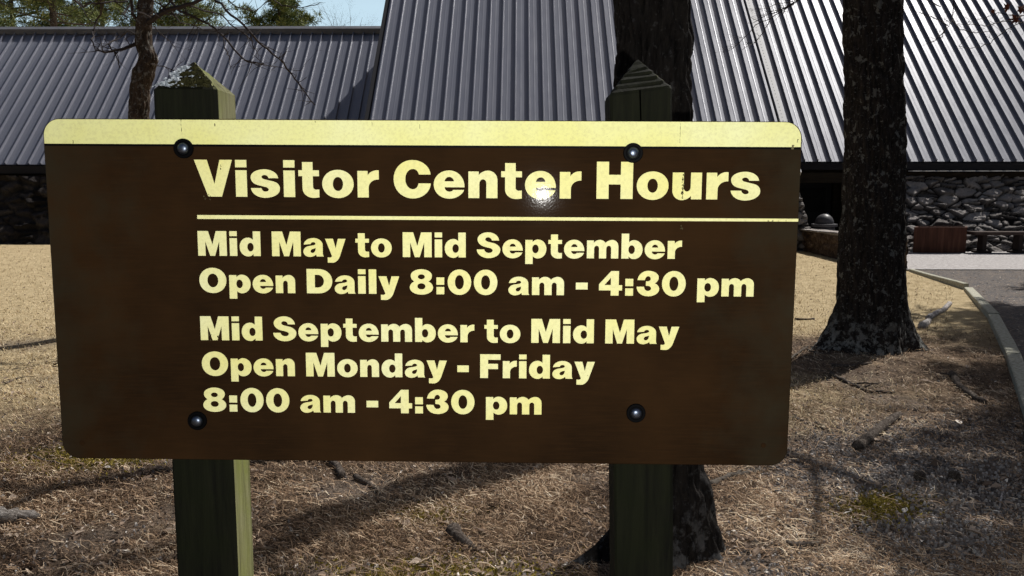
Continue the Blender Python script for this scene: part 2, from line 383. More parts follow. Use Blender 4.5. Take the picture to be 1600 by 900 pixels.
# ------------------------------------------------------------------ lettering (heavy grotesque, cap height 100)
EL = lambda cx, cy, rx, ry: [(cx, cy - ry), (cx + rx, cy - ry, cx + rx, cy), (cx + rx, cy + ry, cx, cy + ry), (cx - rx, cy + ry, cx - rx, cy), (cx - rx, cy - ry, cx, cy - ry)]
RC = lambda x0, y0, x1, y1: [(x0, y0), (x1, y0), (x1, y1), (x0, y1)]
D_ = [[(82, 100), (53, 100), (53, 65), (46, 74.5, 34, 74.5), (0, 74.5, 0, 36), (0, -2, 34, -2), (47, -2, 54, 9), (54, 0), (82, 0)], EL(42.5, 36, 12.5, 17.5)]
def mapg(g, fn):
    r = []
    for c in g:
        q = []
        for p in c:
            w = []
            for i in range(0, len(p), 2): w.extend(fn(p[i], p[i + 1]))
            q.append(tuple(w))
        r.append(q)
    return r
G = {
 'V': (98, 3, 2, [[(0, 100), (33, 100), (51, 34), (66, 100), (98, 100), (69, 0), (34, 0)]]),
 'i': (29, 6, 6, [RC(0, 0, 29, 72), RC(0, 80, 29, 100)]),
 'l': (29, 6, 6, [RC(0, 0, 29, 100)]),
 'o': (81, 4, 4, [EL(40.5, 36.2, 40.5, 38.4), EL(40.5, 36.2, 13.2, 19)]),
 'O': (104, 5, 5, [EL(52, 50, 52, 52), EL(52, 50, 21, 28)]),
 '0': (90, 5, 5, [EL(45, 50, 45, 52), EL(45, 50, 17, 29)]),
 'C': (95, 5, 4, [[(95, 63), (92, 102, 49, 102), (0, 102, 0, 50), (0, -2, 49, -2), (93, -2, 95.5, 39), (64, 39), (62, 23, 50, 23), (30, 23, 30, 50), (30, 78, 50, 78), (63, 78, 65, 63)]]),
 'e': (79, 4, 4, [[(78, 22), (70, -2, 40, -2), (0, -2, 0, 36), (0, 74.5, 40, 74.5), (80, 74.5, 79, 29), (28, 29), (28.5, 17, 40, 17), (48, 17, 50, 22)], [(28, 45), (52, 45), (51, 57, 40, 57), (29, 57, 28, 45)]]),
 's': (75, 4, 4, [[(71, 51), (69, 75, 36, 75), (0, 75, 0, 53), (1, 41, 8, 35.5, 17, 32.5), (38, 27), (46, 25, 46, 20), (46, 14.5, 38, 14.5), (28, 14.5, 27, 24), (0, 24), (2, -2.5, 36, -2.5), (75, -2.5, 75, 22), (75, 33, 69, 38.5, 59, 42), (35, 48), (28, 50, 28, 54), (28, 59.5, 36, 59.5), (45, 59.5, 46, 51)]]),
 't': (53, 3.5, 4, [[(10, 95), (37, 95), (37, 73), (53, 73), (53, 57), (37, 57), (37, 29), (37, 20.5, 45, 20.5), (53, 21), (53, -.5), (41, -2), (10, -3.5, 10, 24), (10, 57), (0, 57), (0, 73), (10, 73)]]),
 'r': (55, 6, 3, [[(0, 0), (28.5, 0), (28.5, 26), (28.5, 50, 55, 49), (55, 73.5), (35, 76.5, 26.5, 60), (26.5, 72), (0, 72)]]),
 'n': (74.5, 6, 6, [[(0, 0), (28, 0), (28, 38), (28, 51, 37.5, 51), (46, 51, 46, 40), (46, 0), (74.5, 0), (74.5, 48), (74.5, 74.5, 50, 74.5), (34, 74.5, 26.5, 62), (26.5, 72), (0, 72)]]),
 'm': (122, 6, 6, [[(0, 0), (28, 0), (28, 38), (28, 51, 37.5, 51), (47, 51, 47, 40), (47, 0), (75, 0), (75, 38), (75, 51, 84.5, 51), (94, 51, 94, 40), (94, 0), (122, 0), (122, 48), (122, 74.5, 98, 74.5), (81, 74.5, 72, 62), (66, 74.5, 50, 74.5), (34, 74.5, 26.5, 62), (26.5, 72), (0, 72)]]),
 'H': (92.5, 6, 6, [[(0, 0), (31, 0), (31, 39), (61.5, 39), (61.5, 0), (92.5, 0), (92.5, 100), (61.5, 100), (61.5, 65), (31, 65), (31, 100), (0, 100)]]),
 'd': (82, 4, 6, D_),
 'b': (82, 6, 4, mapg(D_, lambda x, y: (82 - x, y))),
 'p': (82, 6, 4, mapg(D_, lambda x, y: (82 - x, 72.5 - (y if y < 80 else 97)))),
 'y': (80, 2, 2, [[(0, 72), (31, 72), (41, 33), (50, 72), (80, 72), (57, 2), (48, -25, 28, -25), (9, -24.5), (9, -3.5), (18, -4), (25, -4, 26, 2)]]),
 'a': (80, 4, 4, [[(2, 48), (5, 74.5, 40, 74.5), (76, 74.5, 76, 46), (76, 12), (76, 4, 80, 0), (52, 0), (50, 8), (41, -2, 25, -2), (0, -2, 0, 20), (0, 38, 22, 42), (40, 45), (49, 47, 48.5, 52), (47, 58, 40, 58), (30, 58, 29, 50)], [(48.5, 34), (48.5, 14, 36, 14), (28, 14, 28, 21), (28, 28, 37, 30.5)]]),
 'D': (98, 6, 5, [[(0, 0), (45, 0), (98, 0, 98, 50), (98, 100, 45, 100), (0, 100)], [(31, 24), (42, 24), (66, 24, 66, 50), (66, 76, 42, 76), (31, 76)]]),
 'M': (113, 6, 6, [[(0, 0), (29, 0), (29, 60), (47, 0), (66, 0), (84, 60), (84, 0), (113, 0), (113, 100), (72, 100), (57, 45), (41, 100), (0, 100)]]),
 'F': (80, 6, 3, [[(0, 0), (31, 0), (31, 38), (70, 38), (70, 60), (31, 60), (31, 77), (80, 77), (80, 100), (0, 100)]]),
 'S': (92, 4, 4, [[(87, 69), (84, 102, 45, 102), (3, 102, 3, 73), (3, 51, 30, 44), (52, 38.5), (62, 36, 62, 29), (62, 19, 47, 19), (31, 19, 29, 33), (0, 33), (1, -2, 46, -2), (92, -2, 92, 32), (92, 52, 64, 59), (44, 64), (33, 67, 33, 73), (33, 82, 44, 82), (57, 82, 59, 69)]]),
 '8': (89, 5, 5, [[(44.5, -2), (89, -2, 89, 27), (89, 45, 71, 52), (85, 58, 85, 75), (85, 102, 44.5, 102), (4, 102, 4, 75), (4, 58, 18, 52), (0, 45, 0, 27), (0, -2, 44.5, -2)], EL(44.5, 71, 13.5, 10), EL(44.5, 32, 15.5, 12.5)]),
 '3': (86, 5, 5, [[(3, 64), (6, 102, 44, 102), (83, 102, 83, 75), (83, 57, 68, 51.5), (86, 45, 86, 28), (86, -2, 43, -2), (1, -2, 0, 37), (28, 37), (30, 20, 42, 20), (55, 20, 55, 30), (55, 41, 40, 41), (35, 41), (35, 59), (40, 59), (53, 59, 53, 69), (53, 80, 43, 80), (32, 80, 31, 64)]]),
 '4': (88, 4, 4, [[(45, 0), (75, 0), (75, 21), (88, 21), (88, 43), (75, 43), (75, 100), (46, 100), (0, 46), (0, 21), (45, 21)], [(21, 43), (45, 43), (45, 73)]]),
 ':': (30, 8, 8, [RC(0, 0, 30, 30), RC(0, 39, 30, 69)]),
 '-': (45, 6, 6, [RC(0, 24, 45, 52)]),
}
G['u'] = (74.5, 6, 6, mapg(G['n'][3], lambda x, y: (74.5 - x, 72 - y)))
def flat_contour(c):
    pts = []; p = c[0]
    for e in c:
        if len(e) == 2: pts.append(e); p = e; continue
        if len(e) == 4:
            k = .57; q = (e[0], e[1]); z = (e[2], e[3])
            a = (mix(p[0], q[0], k), mix(p[1], q[1], k)); b = (mix(z[0], q[0], k), mix(z[1], q[1], k))
        else: a, b, z = e[0:2], e[2:4], e[4:6]
        for i in range(1, 10):
            t = i / 9; u = 1 - t
            pts.append(tuple(u ** 3 * p[j] + 3 * u * u * t * a[j] + 3 * u * t * t * b[j] + t ** 3 * z[j] for j in (0, 1)))
        p = z
    if abs(pts[0][0] - pts[-1][0]) < 1e-6 and abs(pts[0][1] - pts[-1][1]) < 1e-6: pts.pop()
    return pts

def text_mesh(txt, x0, x1, base, cap, space=33):
    """Filled outlines of one line of writing, fitted between x0 and x1 (board plane, metres)."""
    pen, items = 0.0, []
    prev_r = 0
    for i, ch in enumerate(txt):
        if ch == ' ': pen += space; continue
        w, lb, rb, g = G[ch]
        if i: pen += lb
        items.append((pen, g)); pen += w + rb
    pen -= G[txt[-1]][2]
    sx, sy = (x1 - x0) / pen, cap / 100
    cu = bpy.data.curves.new('outline', 'CURVE'); cu.dimensions = '2D'; cu.fill_mode = 'BOTH'; cu.extrude = .0006
    for ox, g in items:
        for c in g:
            pts = flat_contour(c)
            sp = cu.splines.new('POLY'); sp.points.add(len(pts) - 1); sp.use_cyclic_u = True
            for q, (x, y) in zip(sp.points, pts): q.co = (x0 + (ox + x) * sx, base + y * sy, 0, 1)
    o = bpy.data.objects.new('outline', cu); COL.objects.link(o)
    dg = bpy.context.evaluated_depsgraph_get(); me = bpy.data.meshes.new_from_object(o.evaluated_get(dg))
    mb = MB(); mb.add([V(v.co) for v in me.vertices], [tuple(p.vertices) for p in me.polygons])
    bpy.data.objects.remove(o); bpy.data.curves.remove(cu); bpy.data.meshes.remove(me)
    return mb

# ------------------------------------------------------------------ THE SIGN
SB = V((-.2159, 1.7728, 1.3656))                         # centre of the board's front face
RZ = math.atan2(-.0077, 1.5993); RY = radians(.31)
BM = Matrix.Rotation(RZ, 4, 'Z') @ Matrix.Rotation(RY, 4, 'Y')
def bp(u, v, d=0.0):                                     # board plane -> world (d = towards the viewer)
    return SB + BM @ V((u, -d, v))
sign = thing('notice_sign', (SB.x, SB.y + .1, 0), 'brown notice board with yellow top band and opening hours, bolted to two posts', 'sign')
def rrect(w0, w1, h0, h1, r, n_=8):
    out = []
    for (cx, cy, a0) in ((w1 - r, h1 - r, 0), (w0 + r, h1 - r, 90), (w0 + r, h0 + r, 180), (w1 - r, h0 + r, 270)):
        for k in range(n_ + 1):
            a = radians(a0 + 90 * k / n_); out.append((cx + r * cos(a), cy + r * sin(a)))
    return out
TH = .019
mb = MB(); ol = rrect(-.7997, .7997, -.371, .371, .036); N_ = len(ol)
ins = [(x * .9982, y * .996) for x, y in ol]
vs = [bp(x, y, 0) for x, y in ins] + [bp(x, y, -.0015) for x, y in ol] + [bp(x, y, -TH) for x, y in ol]
fs = [tuple(range(N_))[::-1]] + [tuple(2 * N_ + i for i in range(N_))]
for k in (0, 1):
    for i in range(N_):
        j = (i + 1) % N_; fs.append((k * N_ + i, k * N_ + j, (k + 1) * N_ + j, (k + 1) * N_ + i))
mb.add(vs, fs); o = mb.build('board', M['board'], sign, origin=SB)
for p in o.data.polygons: p.use_smooth = False
# header band: a sheet of yellow facing on the upper edge
mb = MB(); bb = .3185
arc = [p for p in rrect(-.797, .797, -.3, .3695, .034) if p[1] > 0]
pts = arc + [(-.797, bb), (.797, bb)]
K = len(pts)
mb.add([bp(x, y, .0012) for x, y in pts] + [bp(x, y, -.0005) for x, y in pts], [tuple(range(K))[::-1]] + [(i, (i + 1) % K, (i + 1) % K + K, i + K) for i in range(K)])
band = mb.build('header_band', M['yellow_band'], sign, origin=SB)
# thin dark strip painting in the shadow of the band's lower edge
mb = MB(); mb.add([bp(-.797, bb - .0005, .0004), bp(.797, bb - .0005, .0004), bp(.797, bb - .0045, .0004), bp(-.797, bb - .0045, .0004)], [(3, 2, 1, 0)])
mb.build('edge_shadow', M['rubber'], sign, origin=SB)
# grey weather streaks and nicks on the band
for (u, v, h, w) in ((-.5035, .3695, .026, .0022), (-.432, .362, .006, .003), (-.10, .366, .008, .0015), (.0, .362, .009, .0012), (.545, .366, .04, .0012), (-.22, .368, .004, .002), (-.735, .326, .007, .003), (.78, .323, .009, .006), (.79, .335, .007, .004)):
    k = max(3, int(h / .003)); a = []
    for i in range(k):
        t = i / (k - 1); ww = w * (.35 + .65 * random.random()) * (1 - t * .5)
        a += [(u + random.uniform(-.3, .3) * w - ww / 2, v - t * h), (u + random.uniform(-.3, .3) * w + ww / 2, v - t * h)]
    mb = MB(); mb.add([bp(x, y, .0016) for x, y in a], [(2 * i, 2 * i + 1, 2 * i + 3, 2 * i + 2) for i in range(k - 1)])
    mb.build('weather_streak', M['stain'], band, origin=bp(u, v, 0))
def put_text(txt, x0, x1, base, cap, space=33):
    t = text_mesh(txt, x0, x1, base, cap, space)
    t.v = [bp(p.x, p.y, .0009 + p.z) for p in t.v]
    o = t.build('lettering', M['yellow'], sign, origin=SB); tag(o, 'yellow lettering reading ' + txt); return o
put_text('Visitor Center Hours', -.4798, .7165, .2088, .0775, 30)
put_text('Mid May to Mid September', -.4785, .5560, .0825, .0530)
put_text('Open Daily 8:00 am - 4:30 pm', -.4785, .7114, .0028, .0528)
put_text('Mid September to Mid May', -.4804, .5555, -.1015, .0525)
put_text('Open Monday - Friday', -.4805, .3757, -.1800, .0525)
put_text('8:00 am - 4:30 pm', -.4809, .2612, -.2605, .0525)
mb = MB(); mb.add([bp(-.4777, .1695, .0011), bp(.7992, .1692, .0011), bp(.7992, .1632, .0011), bp(-.4777, .1612, .0011)] + [bp(-.4777, .1695, 0), bp(.7992, .1692, 0), bp(.7992, .1632, 0), bp(-.4777, .1612, 0)],
                  [(3, 2, 1, 0), (0, 1, 5, 4), (1, 2, 6, 5), (2, 3, 7, 6), (3, 0, 4, 7)])
mb.build('rule_line', M['yellow'], sign, origin=SB)
for (u, v) in ((-.5003, .3096), (.4477, .3048), (-.4953, -.2818), (.4669, -.2548)):
    c_ = bp(u, v, 0)
    mb = MB(); mb.lathe([(.0001, .013), (.0045, .0128), (.0085, .0112), (.0112, .0080), (.0124, .0045), (.0124, .0030)][::-1], c_, 'y', 28)
    b = mb.build('bolt', M['steel'], sign, origin=c_, smooth=True)
    mb = MB(); mb.lathe([(.0208, .0), (.0208, .0042), (.0195, .0056), (.0150, .0056), (.0138, .0044), (.0001, .0040)], c_, 'y', 32)
    o = mb.build('washer', M['rubber'], b, origin=c_); sharp(o, 30)
fl_ = []
rf = random.Random(5)
for (u0, v0, h, w, k) in ((.5535, .262, .052, .0035, 34), (-.4235, .278, .012, .0016, 6), (-.452, .214, .012, .012, 10), (.5535, .155, .012, .002, 5), (.26, .212, .01, .002, 5), (-.46, -.085, .02, .02, 6), (.745, .166, .004, .02, 6)):
    mb = MB()
    for q in range(k):
        u, v = u0 + rf.gauss(0, .5) * w, v0 - rf.random() * h; a_ = rf.uniform(.0006, .0017); b_ = rf.uniform(.0008, .003)
        pts_ = [bp(u + a_ * cos(t) * rf.uniform(.6, 1.2), v + b_ * sin(t) * rf.uniform(.6, 1.2), .0019) for t in (0, 1.26, 2.5, 3.77, 5.0)]
        mb.add(pts_, [(4, 3, 2, 1, 0)])
    tag(mb.build('paint_flakes', M['stain2'], sign, origin=bp(u0, v0, 0)), kind='stuff')
# two small plugged nail marks near the lower corners
for (u, v) in ((-.755, -.335), (.747, -.325)):
    mb = MB(); mb.lathe([(.0055, .0), (.005, .0012), (.0001, .0018)], bp(u, v, 0), 'y', 12)
    mb.build('nail_plug', M['board'], sign, origin=bp(u, v, 0))

def post(cx, hw, y0, y1, zs, apex, ztop_left, seed, rot=0.0, ridges=False, lean=0.0):
    """square timber with a four-sided pointed top, slightly eased edges and weathered faces"""
    rnd = random.Random(seed)
    prof = []
    e = .006
    x0, x1 = cx - hw, cx + hw
    ring = [(x0 + e, y0), (x1 - e, y0), (x1, y0 + e), (x1, y1 - e), (x1 - e, y1), (x0 + e, y1), (x0, y1 - e), (x0, y0 + e)]
    mb = MB(); zlev = [-.15] + [i * .06 for i in range(0, int(zs / .06))] + [zs]
    mx, my = (x0 + x1) / 2, (y0 + y1) / 2
    R = Matrix.Rotation(rot, 3, 'Z')
    def place(x, y, z):
        d = R @ V((x - mx, y - my, 0)); return V((mx + d.x + (1.8 - z) * lean, my + d.y, z))
    rows = []
    for z in zlev:
        wob = .0018
        rows.append([place(x + wob * nz(z * 3, k, seed), y + wob * nz(z * 3, k + 9, seed), z if not (z == zs and x < mx and ztop_left) else ztop_left) for k, (x, y) in enumerate(ring)])
    steps = 12
    for i in range(1, steps + 1):
        t = i / steps; k = 1 - t * .985
        gr = (1.0 + (.045 if i % 2 else -.02)) if ridges and i < steps else 1.0
        z0_ = zs
        rw = []
        for (x, y) in ring:
            zb = ztop_left if (x < mx and ztop_left) else zs
            rw.append(place(mx + (x - mx) * k * gr + (.0015 * rnd.uniform(-1, 1)), my + (y - my) * k * gr + .0015 * rnd.uniform(-1, 1), mix(zb, apex, t ** (.96))))
        rows.append(rw)
    vs = [p for r in rows for p in r]; fs = []
    for i in range(len(rows) - 1):
        for k in range(8): fs.append((i * 8 + k, i * 8 + (k + 1) % 8, (i + 1) * 8 + (k + 1) % 8, (i + 1) * 8 + k))
    fs.append(tuple((len(rows) - 1) * 8 + k for k in range(8)))
    mb.add(vs, fs)
    return mb.build('post', M['post'], sign, origin=(cx, (y0 + y1) / 2, 0))
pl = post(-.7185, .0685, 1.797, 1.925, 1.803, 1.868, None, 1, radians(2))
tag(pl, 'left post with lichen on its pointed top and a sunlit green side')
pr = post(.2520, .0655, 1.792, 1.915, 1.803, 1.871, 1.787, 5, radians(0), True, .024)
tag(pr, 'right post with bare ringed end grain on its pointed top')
# crack down the right post's face
mb = MB(); mb.add([V((.2505, 1.7905, 1.73)), V((.2535, 1.7905, 1.73)), V((.2500, 1.7905, 1.80)), V((.2470, 1.7905, 1.80))], [(0, 1, 2, 3)])
mb.build('drying_crack', M['crack'], pr, origin=WORLD[pr.name])
# lichen and moss crusts on the left post's pointed top
def crust(name, mat, test, thick, seed):
    mb = MB(); NN = 46
    a, b, c_ = V((-.787, 1.797, 1.803)), V((-.650, 1.797, 1.803)), V((-.7185, 1.861, 1.869))
    nrm = (b - a).cross(c_ - a).normalized()
    if nrm.y > 0: nrm = -nrm
    grid = {}
    for i in range(NN + 1):
        for j in range(NN + 1 - i):
            u, w = i / NN, j / NN
            h = noise.fractal(V((u * 7, w * 7, seed)), 1.0, 2.0, 4)
            k = test(u, w, h)
            if k > 0: grid[(i, j)] = (a + (b - a) * u + (c_ - a) * w + nrm * (.0015 + thick * min(1, k) * (.5 + 1.1 * abs(noise.noise(V((u * 34, w * 34, seed))))) + .002))
    idx = {k: q for q, k in enumerate(grid)}
    fs = []
    for (i, j) in grid:
        if (i + 1, j) in idx and (i, j + 1) in idx: fs.append((idx[(i, j)], idx[(i + 1, j)], idx[(i, j + 1)]))
        if (i + 1, j) in idx and (i, j + 1) in idx and (i + 1, j + 1) in idx: fs.append((idx[(i + 1, j)], idx[(i + 1, j + 1)], idx[(i, j + 1)]))
    mb.add(list(grid.values()), fs); mb.build(name, mat, pl, origin=WORLD[pl.name])
crust('lichen', M['lichen'], lambda u, w, h: (.30 + h * .9 - abs(u * 1.5 + w * .55 - .35) * .9) * 2, .007, 4.0)
crust('moss_cushion', M['moss'], lambda u, w, h: (.62 + h * .8 - abs(u - .62 + w * .3) * 1.3 - w * .25) * 2, .006, 8.0)

# ------------------------------------------------------------------ GROUND
def lawn_w(x, y):
    k = smooth(5.0, 7.0, y + 1.1 * nz(x * .5, y * .5, 2) + .25 * min(0, x + 1) * -1 * .6)
    dR = math.hypot(x - 3.37, y - 7.6)
    k *= smooth(.7, 1.9, dR + .5 * nz(x * 1.3, y * 1.3, 5))
    k *= 1 - .8 * smooth(1.7, .4, edge_x(y) - x) * smooth(11, 7, y)
    return max(0, min(1, k))
def moss_w(x, y):
    g1 = exp(-(((x - 1.75) * .86 + (y - 4.0) * .5) / .24) ** 2 - ((-(x - 1.75) * .5 + (y - 4.0) * .86) / .15) ** 2)
    g2 = .85 * exp(-((x + 2.55) / .4) ** 2 - ((y - 4.75) / .25) ** 2)
    g3 = .5 * exp(-((x + .35) / .4) ** 2 - ((y - 3.25) / .2) ** 2) + .5 * exp(-((x + .45) / .2) ** 2 - ((y - 3.9) / .14) ** 2)
    return min(1, g1 + g2 + g3)
def gravel_w(x, y):
    k = smooth(.7, 1.6, x + .25 * nz(x * 2, y * 2, 7)) * smooth(6.2, 5.0, y + .35 * nz(x, y, 1)) * smooth(1.9, 1.0, edge_x(y) - x) 
    return max(0, min(1, k + .75 * exp(-((x - 1.75) / .4) ** 2 - ((y - 4.55) / .35) ** 2)))
def soil_w(x, y):
    return min(1, .8 * smooth(.18, .42, noise.noise(V((x * 1.25, y * 1.7, 31)))) * smooth(7.5, 6, y) + .95 * exp(-((x + .85) / .32) ** 2 - ((y - 4.2) / .22) ** 2) + .5 * exp(-((x + 1.55) / .3) ** 2 - ((y - 3.9) / .15) ** 2) + .8 * exp(-((x + 5.2) / .6) ** 2 - ((y - 8.2) / .3) ** 2))
def axis(spec):
    out = [spec[0][0]]
    for a, b, st in spec:
        n_ = max(1, round((b - a) / st))
        out += [a + (b - a) * i / n_ for i in range(1, n_ + 1)]
    return out
xs = axis([(-400, -60, 60), (-60, -16, 4), (-16, -5, .3), (-5, 5.2, .06), (5.2, 16, .3), (16, 60, 4), (60, 400, 60)])
ys = axis([(-60, 0, 6), (0, 2.6, .3), (2.6, 9, .06), (9, 22, .16), (22, 60, 3), (60, 600, 60)])
mb = MB(); A = {'lawn': [], 'moss': [], 'gravel': [], 'soil': []}
for y in ys:
    for x in xs:
        near = -17 < x < 17 and 2 < y < 23
        mb.v.append(V((x, y, gz(x, y) if near else .16 * smooth(10, 20, y))))
        A['lawn'].append(lawn_w(x, y)); A['moss'].append(moss_w(x, y) if near else 0)
        A['gravel'].append(gravel_w(x, y) if near else 0); A['soil'].append(soil_w(x, y) if near else 0)
nx_ = len(xs)
mb.f = [(j * nx_ + i, j * nx_ + i + 1, (j + 1) * nx_ + i + 1, (j + 1) * nx_ + i) for j in range(len(ys) - 1) for i in range(nx_ - 1)]
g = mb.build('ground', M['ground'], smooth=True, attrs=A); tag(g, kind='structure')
# path: a sheet right of the timber edging
mb = MB(); yy = axis([(0, 14.95, .5)]); W = 9
for y in yy:
    for i in range(W + 1):
        t = i / W; x = edge_x(y) + .12 + t * (4.2 + .25 * y)
        mb.v.append(V((x, y, .16 * smooth(10, 20, y) + .016)))
mb.f = [(j * (W + 1) + i, j * (W + 1) + i + 1, (j + 1) * (W + 1) + i + 1, (j + 1) * (W + 1) + i) for j in range(len(yy) - 1) for i in range(W)]
tag(mb.build('path', M['asphalt'], smooth=True), kind='structure')
mb = MB(); yy = axis([(14.95, 18.7, .4)])
for y in yy:
    for i in range(13):
        x = mix(6.75, 18, i / 12); mb.v.append(V((x, y, .16 * smooth(10, 20, y) + .03)))
mb.f = [(j * 13 + i, j * 13 + i + 1, (j + 1) * 13 + i + 1, (j + 1) * 13 + i) for j in range(len(yy) - 1) for i in range(12)]
tag(mb.build('pavement', M['pavement'], smooth=True), kind='structure')

# timber edging, laid end to end
ED = [((2.05, 3.1), (3.40, 5.50), 'weathered timber edging beside the path, running out of the lower right corner'),
      ((3.42, 5.53), (4.46, 7.58), 'weathered timber edging beside the path, between the nearest length and the middle one'),
      ((4.48, 7.61), (5.62, 9.98), 'weathered timber edging with branch shadows, level with the right tree'),
      ((5.64, 10.01), (6.70, 12.58), 'weathered timber edging reaching the corner where the path edge bends'),
      ((6.73, 12.66), (6.92, 14.88), 'thin pale timber edging beyond the bend, pointing at the low stone wall')]
for (a, b, lb) in ED:
    a, b = V((*a, 0)), V((*b, 0)); d = b - a; L = d.length; d.normalize(); pnorm = V((d.y, -d.x, 0))
    mb = MB(); z0 = .16 * smooth(10, 20, (a.y + b.y) / 2)
    w = .125 if a.y < 12 else .08
    def fn(p, a=a, d=d, pnorm=pnorm): 
        q = a + d * p.x + pnorm * p.y
        return V((q.x, q.y, p.z + z0 + .006 * nz(q.x * 2, q.y * 2)))
    ns = int(L / .25)
    # jointed in short pieces so the top undulates a little
    vs = []
    for i in range(ns + 1):
        x = L * i / ns
        for (y, z) in ((0, -.03), (.003, .062), (.012, .070), (w - .012, .070), (w - .003, .062), (w, -.03)):
            vs.append(fn(V((x, y + .004 * nz(x * 3, y * 9, a.y), z))))
    fs = [(i * 6 + k, (i + 1) * 6 + k, (i + 1) * 6 + k + 1, i * 6 + k + 1) for i in range(ns) for k in range(5)]
    fs += [tuple(range(6)), tuple(ns * 6 + k for k in range(5, -1, -1))]
    mb.add(vs, fs)
    tag(mb.build('edging_timber', M['edging'], origin=(a.x, a.y, z0)), lb, 'edging', 'timber edging along the path')

# ------------------------------------------------------------------ VISITOR BUILDING
CL, CT, CR = 19.227, 15.037, 17.475        # the three 45 degree roof planes z = y - c
RIB = .3048
bld = thing('visitor_building', (0, 21, 0), 'low building under steep grey standing seam metal roofs with stone walls', 'building')
def roof(x0, x1, c, zeave, zridge, phase, lab):
    mb = MB(); k0 = math.ceil((x0 - phase) / RIB)
    sec = [(x0, 0)]
    x = phase + k0 * RIB
    while x < x1 - .02:
        if x - .02 > x0:
            sec += [(x - .016, 0), (x - .010, .066), (x + .010, .066), (x + .018, 0)]
        for b in (.095, .190):
            if x + b + .03 < x1 and x + b > x0: sec += [(x + b, 0), (x + b + .012, .0016), (x + b + .024, .0016), (x + b + .036, 0)]
        x += RIB
    sec.append((x1, 0))
    nsg = 10; rows = []
    nrm = V((0, -1, 1)).normalized()
    for j in range(nsg + 1):
        z = mix(zeave, zridge, j / nsg)
        rows.append([V((sx_, z + c, z)) + nrm * h for sx_, h in sec])
    S = len(sec)
    mb.add([p for r in rows for p in r], [(j * S + i, j * S + i + 1, (j + 1) * S + i + 1, (j + 1) * S + i) for j in range(nsg) for i in range(S - 1)])
    # underside, back slope
    yr = zridge + c; und = nrm * -.10
    q = [V((x0, zeave + c, zeave)) + und, V((x1, zeave + c, zeave)) + und, V((x1, yr, zridge)) + und, V((x0, yr, zridge)) + und]
    mb.add(q, [(0, 3, 2, 1)])
    mb.add([V((x0, yr, zridge)), V((x1, yr, zridge)), V((x1, yr + zridge - zeave, zeave)), V((x0, yr + zridge - zeave, zeave))], [(0, 1, 2, 3)])
    return tag(mb.build('roof', M['roof'], bld, origin=(mix(x0, x1, .5), zeave + c, zeave)), lab)
# rib phases measured at the eaves
phL = at(17.5 + 9.5, 257, 21.36).x; phT = -3.19; phR = at(1400 + 115 / 5, 252, 19.63).x - .02
ZRL, ZRT, ZRR = 6.22, 8.5, 8.0
roof(-34, -3.31, CL, 2.136, ZRL, phL, 'lower left roof wing with a ridge cap')
roof(-3.25, 5.42, CT, 1.90, ZRT, phT, 'taller central roof that comes closest')
roof(5.62, 34, CR, 2.155, ZRR, phR, 'right roof, brightest in the sun')
# ridge cap of the left wing
mb = MB(); yr = ZRL + CL
sec = [(yr - .20, ZRL - .17), (yr - .215, ZRL - .02), (yr, ZRL + .09), (yr + .215, ZRL - .02), (yr + .20, ZRL - .17)]
mb.add([V((x, y, z)) for x in (-34, -3.3) for y, z in sec], [(i, i + 1, 5 + i + 1, 5 + i) for i in range(4)] + [(0, 4, 3, 2, 1)[::-1], (5, 6, 7, 8, 9)[::-1]])
mb.build('ridge_cap', M['ridge'], bld, origin=(-18, yr, ZRL))
for (x0, x1, c, zr) in ((-3.3, 5.45, CT, ZRT), (5.6, 34, CR, ZRR)):
    mb = MB(); yr = zr + c
    sec = [(yr - .20, zr - .16), (yr - .215, zr - .02), (yr, zr + .09), (yr + .215, zr - .02), (yr + .20, zr - .16)]
    mb.add([V((x, y, z)) for x in (x0, x1) for y, z in sec], [(i, i + 1, 5 + i + 1, 5 + i) for i in range(4)])
    mb.build('ridge_cap', M['ridge'], bld, origin=(x0, yr, zr))
# rake trim, left edge of the tall roof; flashing with fasteners on its right edge
nrm = V((0, -1, 1)).normalized()
def strip(x0, x1, c, z0, z1, h0, h1, mb, mi=0):
    p = []
    for z in (z0, z1):
        for x in (x0, x1):
            for h in (h0, h1): p.append(V((x, z + c, z)) + nrm * h)
    mb.add(p, [(1, 3, 7, 5), (0, 4, 6, 2), (0, 1, 5, 4), (2, 6, 7, 3), (0, 2, 3, 1), (4, 5, 7, 6)], mi)
mb = MB(); strip(-3.36, -3.262, CT, 1.85, ZRT, -.22, .012, mb); mb.build('rake_trim', M['fascia'], bld, origin=(-3.3, 20, 5))
mb = MB(); strip(5.432, 5.452, CT, 1.85, ZRT, -.05, -.02, mb, 1); strip(5.462, 5.60, CT, 1.85, ZRT, -.1, .03, mb)
z = 2.0
while z < ZRT:
    strip(5.52, 5.532, CT, z, z + .010, .03, .034, mb, 1); z += .078
mb.build('rake_flashing', [M['flash'], M['fascia']], bld, origin=(5.5, 20, 5))
